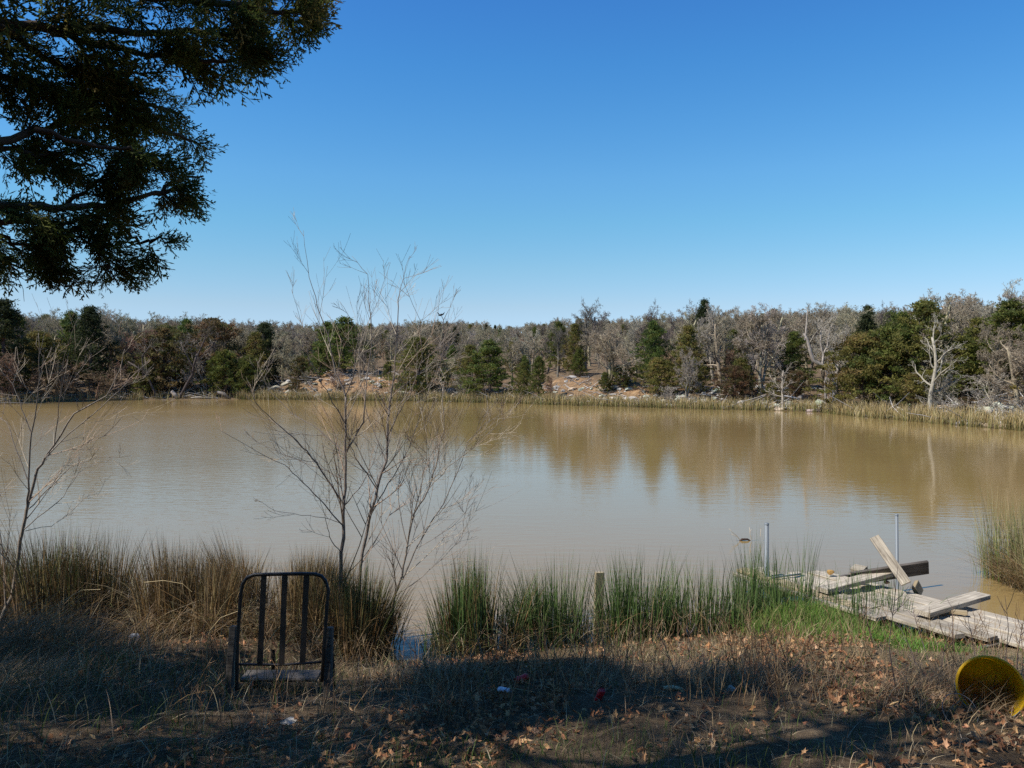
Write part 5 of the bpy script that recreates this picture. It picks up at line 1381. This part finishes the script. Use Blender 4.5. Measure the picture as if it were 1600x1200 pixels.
for k, (V, Ft) in enumerate(LT):
    I = np.arange(k, n, 5); m_ = len(I)
    a_ = RNG.uniform(0, 6.28, m_); s = RNG.uniform(0.013, 0.031, m_); ti = RNG.normal(0, 0.45, (m_, 2))
    x_ = V[None, :, 0] * s[:, None]; y_ = V[None, :, 1] * s[:, None]; zl = V[None, :, 2] * s[:, None] + x_ * ti[:, :1] + y_ * ti[:, 1:]
    W = np.stack([P[I, 0:1] + x_ * np.cos(a_)[:, None] - y_ * np.sin(a_)[:, None], P[I, 1:2] + x_ * np.sin(a_)[:, None] + y_ * np.cos(a_)[:, None], z[I][:, None] + 0.012 + zl + np.abs(ti).sum(1)[:, None] * s[:, None] * 0.5], -1)
    Fa = (Ft[None] + (np.arange(m_) * len(V))[:, None, None]).reshape(-1, 3)
    mb.raw(W.reshape(-1, 3), Fa, None, np.repeat(pick([(0.34, 0.17, 0.08), (0.42, 0.24, 0.12), (0.24, 0.12, 0.06), (0.48, 0.31, 0.17), (0.28, 0.13, 0.07)], m_, 0.3), len(V), axis=0))
tag(mb.build('leaf_litter', M_leaf), 'curled brown dead oak leaves strewn over the near bank', 'leaf litter', None, 'stuff')
# dead weed stalks standing on the bank
mb = MB()
def stalk(x, y, h, lean=(0, 0), c=(0.16, 0.10, 0.085), br=5, r=0.0028):
    p = Vector((x, y, gz(x, y) - 0.01)); d = Vector((lean[0], lean[1], 1)).normalized(); pts = [p.copy()]
    for k in range(5): d = (d + rvec(RNGT, 0.07)).normalized(); p = p + d * h / 5; pts.append(p.copy())
    mb.tube(pts, [r * (1 - 0.13 * k) for k in range(6)], 4, c)
    for j in range(br):
        t = RNGT.uniform(0.3, 0.98) * 5; i = min(int(t), 4); pp = pts[i].lerp(pts[i + 1], t - i)
        dd = side_dir((pts[i + 1] - pts[i]).normalized(), RNGT.uniform(0.4, 0.9), RNGT.uniform(0, 6.28))
        l_ = h * RNGT.uniform(0.12, 0.3)
        mb.tube([pp, pp + dd * l_ * 0.5, pp + dd * l_ + Vector((0, 0, l_ * 0.2))], [r * 0.6, r * 0.5, r * 0.3], 3, c)
for i in range(620):
    px = RNGT.choice([RNGT.uniform(640, 1250), RNGT.uniform(640, 1250), RNGT.uniform(1150, 1620), RNGT.uniform(0, 700)])
    y = RNGT.uniform(4.2, 6.3); x = (px - 800) / FPX * y
    stalk(x, y, RNGT.uniform(0.12, 0.40), (RNGT.gauss(0, .25), RNGT.gauss(0, .2)), RNGT.choice([(0.19, 0.11, 0.06), (0.27, 0.17, 0.09), (0.34, 0.25, 0.14)]), RNGT.randint(2, 7))
for px, py, h in [(1402, 1090, 0.75), (1568, 1060, 0.55), (1527, 1050, 0.42), (1450, 1030, 0.40), (1432, 1040, 0.30), (1365, 1010, 0.35), (1490, 1015, 0.35), (1590, 1080, 0.36), (1470, 1060, 0.32), (1060, 1075, 0.42), (1080, 1050, 0.30)]:
    z = 0.45; p = at_z(px, py, z)
    for _ in range(3): z = gz(p.x, p.y); p = at_z(px, py, z)
    stalk(p.x, p.y, h, (RNGT.gauss(-.05, .1), RNGT.gauss(0, .1)), (0.13, 0.095, 0.095), 5, 0.0035)
tag(mb.build('dead_weeds', M_sapling), 'thin dead brown weed stalks standing over the near bank', 'weeds', None, 'stuff')
mb = MB(); n = 7000
P = np.stack([RNG.uniform(-4.0, 3.2, n), RNG.uniform(3.3, 6.3, n)], 1)
tw_ = fnoise(P[:, 0], P[:, 1], 4.5, 131)
wt_ = 1.0 * np.exp(-((P[:, 0] + 1.75) / 0.8) ** 2 - ((P[:, 1] - 5.1) / 0.35) ** 2) + 0.7 * np.exp(-((P[:, 0] + 1.75) / 0.7) ** 2 - ((P[:, 1] - 4.65) / 0.22) ** 2) + 0.5 * sstep(-1.2, -2.6, P[:, 0]) + 0.35 * np.exp(-((P[:, 0] - 0.9) / 1.3) ** 2 - ((P[:, 1] - 5.4) / 0.5) ** 2)
kp = RNG.random(n) < np.clip(wt_ * (0.7 + 0.9 * tw_), 0, 1); P = P[kp]; n = len(P); z = height(P[:, 0], P[:, 1])
isg = (RNG.random(n) < 0.35)[:, None]
c_ = np.where(isg, pick([(0.09, 0.13, 0.03), (0.13, 0.17, 0.05)], n, 0.3), pick(DG + BRN[:2], n, 0.3))
blades(mb, np.column_stack([P, z]), RNG.uniform(0.14, 0.36, n), RNG.uniform(0.003, 0.007, n), RNG.normal(0, 0.38, (n, 2)), RNG.uniform(0, 0.7, n), c_ * 0.85, c_, 4)
tag(mb.build('tall_weeds', M_grass), 'tall loose grass and weeds round the chair and along the left of the bank', 'weeds', None, 'stuff')
# combed-over heap of dead grass, lower left
def heap(label, cx, cy, n, sx, sy, hx, ang, pal, hlen):
    mb = MB(); b0 = Vector((cx, cy, gz(cx, cy)))
    P = np.stack([RNG.normal(0, sx, n), RNG.normal(0, sy, n)], 1)
    zz = height(P[:, 0] + cx, P[:, 1] + cy) - b0.z + RNG.random(n) * hx * np.exp(-(P[:, 0] / sx / 1.4) ** 2 - (P[:, 1] / sy / 1.4) ** 2)
    a_ = RNG.normal(ang, 0.75, n); lean = np.stack([np.cos(a_), np.sin(a_)], 1) * RNG.uniform(0.6, 1.1, (n, 1))
    c_ = pick(pal, n, 0.3)
    blades(mb, np.column_stack([P, zz]), RNG.uniform(*hlen, n), RNG.uniform(0.002, 0.005, n), lean, RNG.uniform(0.1, 0.5, n), c_ * 0.85, c_, 4, RNG.uniform(0.3, 0.9, n))
    o = mb.build('grass_heap', M_grass, None, False, b0); tag(o, label, 'dead grass', None)
PU = [(0.30, 0.20, 0.105), (0.38, 0.27, 0.15), (0.21, 0.135, 0.07)]
heap('swept over mound of grey brown dead grass left of the black chair', -3.7, 6.0, 2300, 0.42, 0.30, 0.26, 0.5, PU + BRN[:2], (0.22, 0.6))
heap('low mound of fine dead grass at the lower left of the bank', -3.1, 4.6, 1500, 0.5, 0.35, 0.10, 0.4, PU + DG[:2] + BRN[:2], (0.12, 0.36))
heap('pale straw tuft at the foot of the thick dark green rushes', -0.55, 5.6, 700, 0.16, 0.12, 0.08, 2.0, STR + DG, (0.12, 0.3))
heap('grey purple dead weed heap in front of the yellow bucket', 2.55, 4.35, 1800, 0.35, 0.22, 0.08, 0.3, PU, (0.12, 0.32))
heap('brown dead weed heap left of the date corner of the bank under open shade', 1.25, 4.95, 1500, 0.35, 0.2, 0.08, 0.8, PU + DG[:1], (0.1, 0.28))

# ------------------------------------------------------------------ old metal chair seen from behind
def frame_M(o, xdir, zhint=Vector((0, 0, 1))):
    x_ = xdir.normalized(); y_ = zhint.cross(x_).normalized(); z_ = x_.cross(y_)
    M_ = Matrix((x_, y_, z_)).transposed().to_4x4(); M_.translation = o; return M_
CD = 4.92
cb_ = at(445, 1075, CD); cz = gz(cb_.x, cb_.y)
ch = thing('garden_chair', 'old black metal chair with three back slats and grey wooden arm posts, seen from behind', 'chair', (cb_.x, CD, cz), 0)
co = Vector((cb_.x, CD, cz))
def cpt(px, py, dd=0.0): return at(px, py, CD + dd) - co
q = MB()
arch = [(370, 1078, -0.06), (371, 1000, -0.02), (374, 960, 0.0), (376, 930, 0.01), (379, 913, 0.015), (386, 903, 0.02), (397, 898, 0.02), (420, 897.5, 0.02), (445, 897, 0.02), (470, 896.5, 0.02), (492, 897, 0.02), (502, 900, 0.02), (509, 908, 0.015), (513, 922, 0.01), (511, 950, 0.0), (507, 1000, -0.02), (503, 1065, -0.06)]
q.tube([cpt(*a_) for a_ in arch], [0.0115] * len(arch), 10, (0.5,) * 3)
q.build('back_frame', M_blackmetal, ch, True)
for (xa, xb) in ((412.5, 406), (445, 440), (479, 472.5)):
    q = MB(); p0 = cpt(xa, 899, 0.022); p1 = cpt(xb, 1038, -0.035); L_ = (p1 - p0).length
    q.box(frame_M((p0 + p1) / 2, p1 - p0, Vector((0, -1, 0.2))), L_, 0.036, 0.004, (0.5,) * 3, 0.0015)
    q.build('slat', M_blackmetal, ch)
q = MB(); q.tube([cpt(371, 1038, -0.03), cpt(440, 1039, -0.03), cpt(505, 1034, -0.03)], [0.008] * 3, 8, (0.5,) * 3); q.build('cross_bar', M_blackmetal, ch, True)
for (xa, ya, xb, yb) in ((366, 978, 358, 1082), (515, 980, 512, 1100)):
    q = MB(); p0 = cpt(xa, ya, 0.10); p1 = cpt(xb, yb, 0.02)
    q.box(frame_M((p0 + p1) / 2, p1 - p0, Vector((0, -1, 0.1))), (p1 - p0).length, 0.045, 0.06, (0.5,) * 3, 0.006)
    q.build('arm_post', M_wooddk, ch)
q = MB(); M_ = frame_M((cpt(440, 1056, 0.3)), Vector((1, 0, 0))); q.box(M_, 0.50, 0.16, 0.025, (0.5,) * 3, 0.008); q.build('seat_board', M_wooddk, ch)
for dx in (-0.2, 0.2):
    q = MB(); q.tube([Vector((dx, 0.42, 0.16)), Vector((dx * 1.05, 0.45, -0.18))], [0.014, 0.012], 8, (0.5,) * 3); q.build('front_leg', M_blackmetal, ch, True)

# ------------------------------------------------------------------ broken dock
DZ = 0.24
A0 = at_z(1290, 884, DZ); A1 = at_z(1640, 980, DZ)          # far upper edge of the deck
u_ = Vector((A1.x - A0.x, A1.y - A0.y, 0)).normalized()       # from the pond end towards the bank
v_ = Vector((-u_.y, u_.x, 0)); 
if v_.x > 0: v_ = -v_                                         # towards the camera's left
dock = thing('dock', 'broken plank dock of weathered boards running from the sand into the pond', 'dock', (A0.x, A0.y, 0))
do = Vector((A0.x, A0.y, 0))
BW = 0.14
offs = [(0.0, 2.9), (0.03, 2.8), (-0.12, 2.7), (-0.02, 2.5), (-0.15, 2.3), (-0.25, 2.05), (-0.3, 1.5)]
for i, (s0, s1) in enumerate(offs):
    vc = 0.075 + i * (BW + 0.018); z_ = DZ - 0.02 + RNGT.uniform(-0.018, 0.012)
    c_ = u_ * (s0 + s1) / 2 + v_ * vc + Vector((0, 0, z_))
    q = MB(); Lb = s1 - s0
    q.box(Matrix(), Lb, BW, 0.032, (0.5,) * 3, 0.004)
    o = q.build('plank', M_wood, dock); o.matrix_local = Matrix.Translation(c_) @ frame_M(Vector(), (u_ + v_ * RNGT.gauss(0, 0.012) + Vector((0, 0, 0.012 + RNGT.gauss(0, 0.006)))).normalized(), Vector((RNGT.gauss(0, 0.04), RNGT.gauss(0, 0.04), 1)))
# outer left boards reach further out (their ends show left of the pole)
Lp0 = at_z(1158, 890, DZ + 0.01); Lp1 = at_z(1345, 952, DZ - 0.02)
for k in range(2):
    dd = (Lp1 - Lp0); p0 = Lp0 + Vector((0.16 * k, 0.03 * k, 0)); p1 = Lp1 + Vector((0.16 * k, 0.03 * k, 0))
    q = MB(); q.box(Matrix(), dd.length, BW, 0.032, (0.5,) * 3, 0.004)
    o = q.build('plank', M_wood2 if k == 0 else M_wood, dock); o.matrix_local = Matrix.Translation((p0 + p1) / 2 - do) @ frame_M(Vector(), dd)
for s in (0.25, 1.35, 2.3):
    q = MB(); q.box(Matrix(), 1.15, 0.04, 0.12, (0.5,) * 3, 0.003)
    o = q.build('joist', M_wooddk, dock); o.matrix_local = Matrix.Translation(u_ * s + v_ * 0.5 + Vector((0, 0, DZ - 0.105))) @ frame_M(Vector(), v_)
def board(label, p0, p1, wdt=0.14, th=0.038, zh=Vector((0, 0, 1)), mat=None, name='loose_board'):
    q = MB(); q.box(Matrix(), (p1 - p0).length, wdt, th, (0.5,) * 3, 0.004)
    o = q.build(name, mat or M_wood); o.matrix_world = Matrix.Translation((p0 + p1) / 2) @ frame_M(Vector(), p1 - p0, zh)
    return tag(o, label, 'board', 'loose boards lying on the dock')
board('loose grey board lying across the middle of the dock', at_z(1284, 922, 0.285), at_z(1416, 887, 0.36), 0.15, 0.045)
board('loose grey board lying across the bank end of the dock', at_z(1440, 958, 0.29), at_z(1535, 930, 0.31), 0.15, 0.045)
p0 = at(1330, 904, 8.05); p1 = at(1450, 886, 8.0)
board('board standing on its long edge behind the crossing boards', p0, p1, 0.145, 0.036, Vector((0.15, -1, -0.25)), M_wooddk)
board('short pale board propped up steeply against the others', at(1366, 839, 8.12), at(1416, 912, 7.75), 0.10, 0.026, Vector((-0.15, -1, 0.1)), M_wood)
pb0 = at_z(1440, 975, 0.24); pb1 = at_z(1500, 994, 0.27)
board('short weathered board half sunk in the sand left of the dock', pb0, pb1, 0.10, 0.035)
board('small yellow offcut of lumber beside the crossing board', at_z(1483, 955, 0.27), at_z(1511, 958, 0.27), 0.05, 0.035, Vector((0, 0, 1)), M_wood2, 'lumber_offcut')
board('short upright wooden stub behind the dock boards', at(1431, 926, 7.85), at(1436, 915, 7.95), 0.12, 0.04, Vector((0, -1, 0)), M_wood2, 'wooden_stub')
board('small white block of wood standing on the dock behind the crossing board', at_z(1333, 889, 0.29), at_z(1352, 893, 0.29), 0.11, 0.07, Vector((0, -0.5, 1)), M_wood, 'wood_block')
def pole(label, px, ytop, y_, rad=0.021):
    x_ = (px - 800) / FPX * y_
    top = at(px, ytop, y_); b_ = Vector((x_, y_, -0.9)); b0 = Vector((x_, y_, 0))
    q = MB(); tilt = Vector((0.012 * (px - 1200) / 200 + 0.012, 0, 0))
    q.tube([b_ - b0 + tilt * 2, top - b0], [rad, rad], 14, (0.5,) * 3)
    root = thing('steel_pole', label, 'pole', b0, 0, 'steel dock poles')
    q.build('pipe', M_galv, root, True)
    q = MB(); q.tube([top - b0 - Vector((0, 0, 0.012)), top - b0 + Vector((0, 0, 0.004))], [rad * 1.1, rad * 1.1], 14, (0.5,) * 3); q.build('cap', M_galv, root, True)
pole('thick grey steel pole rising from the green rushes left of the dock', 1198, 818, 8.25, 0.022)
pole('thinner steel pole standing behind the propped up board', 1401, 804, 8.6, 0.017)
q = MB(); p0 = at_z(1206, 903, 0.28); p1 = at_z(1252, 897, 0.28); q.tube([p0 - p0, (p1 - p0) / 2 + Vector((0, 0, 0.004)), p1 - p0], [0.011] * 3, 8, (0.5,) * 3)
tag(q.build('iron_rod', M_galv, None, True, p0), 'short iron rod lying on the dock boards right of the thick pole', 'rod')
# stake among the rushes
q = MB(); sp0 = at(932, 985, 7.35); st_b = Vector((sp0.x, 7.35, gz(sp0.x, 7.35) - 0.05)); top = at(937, 894, 7.35)
q.box(Matrix(), (top - st_b).length, 0.085, 0.04, (0.5,) * 3, 0.004)
o = q.build('wooden_stake', M_wood2); o.matrix_world = Matrix.Translation((top + st_b) / 2) @ frame_M(Vector(), top - st_b, Vector((0.2, -1, 0)))
tag(o, 'pale wooden stake standing among the green rushes', 'stake')
# stones on the dock
for px, py, w_, h_, c_, lab in [(1297, 893, 0.075, 0.05, (0.42, 0.22, 0.09), 'orange brown stone on the pond end of the dock'), (1332, 894, 0.05, 0.025, (0.36, 0.2, 0.15), 'small reddish stone on the dock left of the white block'), (1386, 908, 0.06, 0.03, (0.32, 0.2, 0.15), 'flat brown stone on the dock under the propped board')]:
    p = at_z(px, py + 3, DZ + 0.01)
    tag(link('stone', rock_mesh(px, w_, w_ * 0.8, h_, 0, 0, c_), None, p), lab, 'stone', 'stones on the dock')

# ------------------------------------------------------------------ yellow bucket on its side
m, N, L, b = newmat('yellow_plastic')
tc = N.new('ShaderNodeTexCoord'); t1 = nz(N, L, 7, 6, 0.7, tc.outputs['Object'])
r = ramp(N, [(0.14, (0.20, 0.13, 0.05)), (0.28, (0.70, 0.42, 0.015)), (0.5, (0.88, 0.58, 0.02)), (0.75, (0.90, 0.64, 0.03))]); L.new(t1.outputs['Fac'], r.inputs[0]); L.new(r.outputs[0], b.inputs['Base Color'])
b.inputs['Roughness'].default_value = 0.42
tr = N.new('ShaderNodeBsdfTranslucent'); L.new(r.outputs[0], tr.inputs['Color']); mx = N.new('ShaderNodeMixShader'); mx.inputs[0].default_value = 0.5
L.new(b.outputs[0], mx.inputs[1]); L.new(tr.outputs[0], mx.inputs[2]); L.new(mx.outputs[0], N['Material Output'].inputs['Surface'])
M_yel = m
bc = at(1548, 1075, 4.05)
bk = thing('bucket', 'yellow plastic bucket lying on its side with its mouth towards the camera', 'bucket', (bc.x, bc.y, gz(bc.x, bc.y)))
bo = Vector((bc.x, bc.y, gz(bc.x, bc.y)))
axis = Vector((0.36, 0.80, -0.22)).normalized()      # from mouth to bottom
Mb = axis.to_track_quat('Z', 'Y').to_matrix().to_4x4(); Mb = Mb @ Matrix.Scale(0.90, 4); Mb.translation = bc - bo
q = MB()
q.lathe(Mb, [(0.170, 0.0), (0.162, 0.10), (0.150, 0.22), (0.142, 0.32), (0.0, 0.321)], 48)
q.lathe(Mb, [(0.0, 0.314), (0.138, 0.313), (0.146, 0.22), (0.158, 0.10), (0.166, 0.0)], 48)
q.build('body', M_yel, bk, True)
q = MB(); q.lathe(Mb, [(0.1655, -0.004), (0.1745, -0.006), (0.178, 0.0), (0.178, 0.016), (0.173, 0.018), (0.1708, 0.012), (0.1655, 0.008), (0.1655, -0.004)], 48)
q.lathe(Mb, [(0.1685, 0.035), (0.1745, 0.037), (0.174, 0.047), (0.167, 0.049)], 48); q.build('rim', M_yel, bk, True)
q = MB(); n_ = 14
P = [Mb @ Vector((0.178 * math.cos(a_), 0.178 * math.sin(a_) * 0.95, 0.03 + 0.16 * math.sin(a_ * 1.0) * 0.35)) for a_ in [math.pi + math.pi * i / n_ for i in range(n_ + 1)]]
q.tube(P, [0.0028] * (n_ + 1), 6, (0.5,) * 3); q.build('handle', M_galv, bk, True)

# ------------------------------------------------------------------ litter on the bank
def ground_pt(px, py, dz=0.0):
    z = 0.4
    for _ in range(8):
        p = at_z(px, py, z); z = 0.5 * z + 0.5 * (gz(p.x, p.y) + dz)
    return at_z(px, py, z)
def can(name, label, px, py, r_, L_, dirv, col, cat, crush=0.75, col2=None, dz=0.03, group=None):
    p = ground_pt(px, py, dz); M_ = dirv.normalized().to_track_quat('Z', 'Y').to_matrix().to_4x4()
    root = thing(name, label, cat, p, 0, group)
    q = MB(); q.lathe(M_, [(0.0, -L_ / 2), (r_ * 0.8, -L_ / 2), (r_, -L_ / 2 + r_ * 0.3), (r_ * 0.9, 0), (r_, L_ / 2 - r_ * 0.3), (r_ * 0.82, L_ / 2)], 20, col, crush)
    q.build('body', M_plain, root, True)
    q = MB(); q.lathe(M_, [(r_ * 0.82, L_ / 2), (r_ * 0.78, L_ / 2 + 0.004), (r_ * 0.72, L_ / 2 - 0.004), (0.0, L_ / 2 - 0.004)], 20, col2 or (0.6, 0.6, 0.62), crush)
    q.build('lid', M_plain, root, True)
    return root
can('crushed_can', 'red crushed can lying in the weeds beside a white one', 815, 1060, 0.027, 0.085, Vector((1, 0.3, 0.25)), (0.62, 0.02, 0.02), 'can', 0.8, (0.62, 0.05, 0.05), 0.035)
can('crushed_can', 'white crushed can lying left of the red one', 788, 1078, 0.027, 0.08, Vector((1, -0.45, 0.0)), (0.72, 0.70, 0.74), 'can', 0.55, (0.7, 0.7, 0.74), 0.02)
can('crushed_can', 'red can standing half hidden among brown leaves right of the other litter', 937, 1087, 0.026, 0.08, Vector((0.35, -0.3, 1)), (0.60, 0.02, 0.03), 'can', 0.8, (0.5, 0.04, 0.05), 0.03)
can('plastic_cup', 'dark red crumpled cup on the sand beside the dock', 1512, 980, 0.045, 0.10, Vector((-1, 0.1, 0.1)), (0.36, 0.03, 0.05), 'cup', 0.75, (0.4, 0.05, 0.06), 0.035)
can('paper_wad', 'white crumpled wrapper touching the dark red cup', 1531, 985, 0.032, 0.07, Vector((1, -0.4, 0.2)), (0.78, 0.72, 0.76), 'wrapper', 0.7, (0.7, 0.55, 0.7), 0.025)
can('glass_bottle', 'small dark brown bottle end beside the dock boards right of the wrapper', 1553, 984, 0.03, 0.06, Vector((0.2, 0.2, 1)), (0.05, 0.02, 0.015), 'bottle', 1.0, (0.04, 0.02, 0.015), 0.03)
p = ground_pt(1052, 1076, 0.02); q = MB(); q.tube([Vector((-0.055, 0.01, 0)), Vector((0, 0, 0.006)), Vector((0.055, -0.012, 0.0))], [0.012, 0.014, 0.010], 7, (0.62, 0.52, 0.33))
tag(q.build('wood_chip', M_bark, None, True, p), 'pale stick of wood lying in the leaves in the middle of the bank', 'stick')
for px, py, w_, h_, c_, lab in [(210, 1003, 0.11, 0.08, (0.42, 0.44, 0.46), 'pale blue grey stone at the edge of the narrow water gap'), (1142, 1080, 0.05, 0.045, (0.5, 0.48, 0.42), 'small white stone on the dappled bank'), (453, 1130, 0.09, 0.03, (0.42, 0.38, 0.34), 'small flat pale stone below the black chair'), (1590, 962, 0.16, 0.1, (0.46, 0.40, 0.30), 'tan rock at the right edge beside the dock')]:
    p = ground_pt(px, py, 0.0)
    tag(link('stone', rock_mesh(px, w_, w_ * 0.8, h_, 0, 0, c_), None, p), lab, 'stone', None)
# drowned branch
p = at_z(1163, 845, 0.0)
root = thing('sunken_branch', 'dark branch tip floating left of the thick pole with pale twigs sticking up', 'branch', p)
q = MB(); q.tube([Vector((-0.09, 0, -0.02)), Vector((-0.03, 0.0, 0.02)), Vector((0.05, 0.01, 0.02)), Vector((0.12, 0.02, -0.02))], [0.008, 0.017, 0.013, 0.005], 7, (0.07, 0.045, 0.035)); q.build('branch', M_bark, root, True)
for pts in ([(1157, 845), (1152, 838), (1145, 832), (1139, 826)], [(1152, 838), (1147, 837), (1143, 834)], [(1174, 843), (1172, 834), (1171, 824)], [(1188, 838), (1189, 826)], [(1172, 832), (1174, 827)]):
    q = MB(); P = [at(a_[0], a_[1], p.y) - p for a_ in pts]; q.tube(P, [0.005 * (1 - 0.5 * i / (len(P) - 1)) for i in range(len(P))], 5, (0.50, 0.44, 0.32)); q.build('twig', M_bark, root, True)
# bent wire hoop in the grass
q = MB(); p = ground_pt(1500, 1130, 0.0)
q.tube([Vector((0.085 * math.cos(a_), 0.10 * math.sin(a_) * 0.5, 0.06 + 0.07 * math.sin(a_))) for a_ in np.linspace(0.2, 5.9, 22)], [0.0016] * 22, 5, (0.5,) * 3)
tag(q.build('wire_loop', M_galv, None, True, p), 'thin bent wire loop in the dead grass below the bucket', 'wire')
# arching loose dead stems crossing the bank at the left
mb = MB()
for pth, d in [([(20, 990), (60, 965), (100, 938), (128, 922), (157, 921)], 6.2), ([(330, 1060), (322, 1020), (328, 985), (345, 965), (372, 955)], 5.4), ([(225, 910), (255, 907), (285, 912), (300, 925)], 6.6), ([(700, 1130), (722, 1100), (735, 1085), (760, 1062)], 4.9), ([(800, 1075), (870, 1088), (920, 1128)], 4.9), ([(345, 1105), (360, 1098), (372, 1112), (352, 1125)], 4.6), ([(690, 1022), (715, 1030), (735, 1045), (742, 1065)], 5.8), ([(345, 1128), (420, 1000), (440, 975)], 5.0)]:
    mb.tube([at(a_[0], a_[1], d) for a_ in pth], [0.0022] * len(pth), 4, (0.45, 0.34, 0.17))
tag(mb.build('loose_straws', M_sapling), 'long pale straws arching over the near bank', 'straw', None, 'stuff')
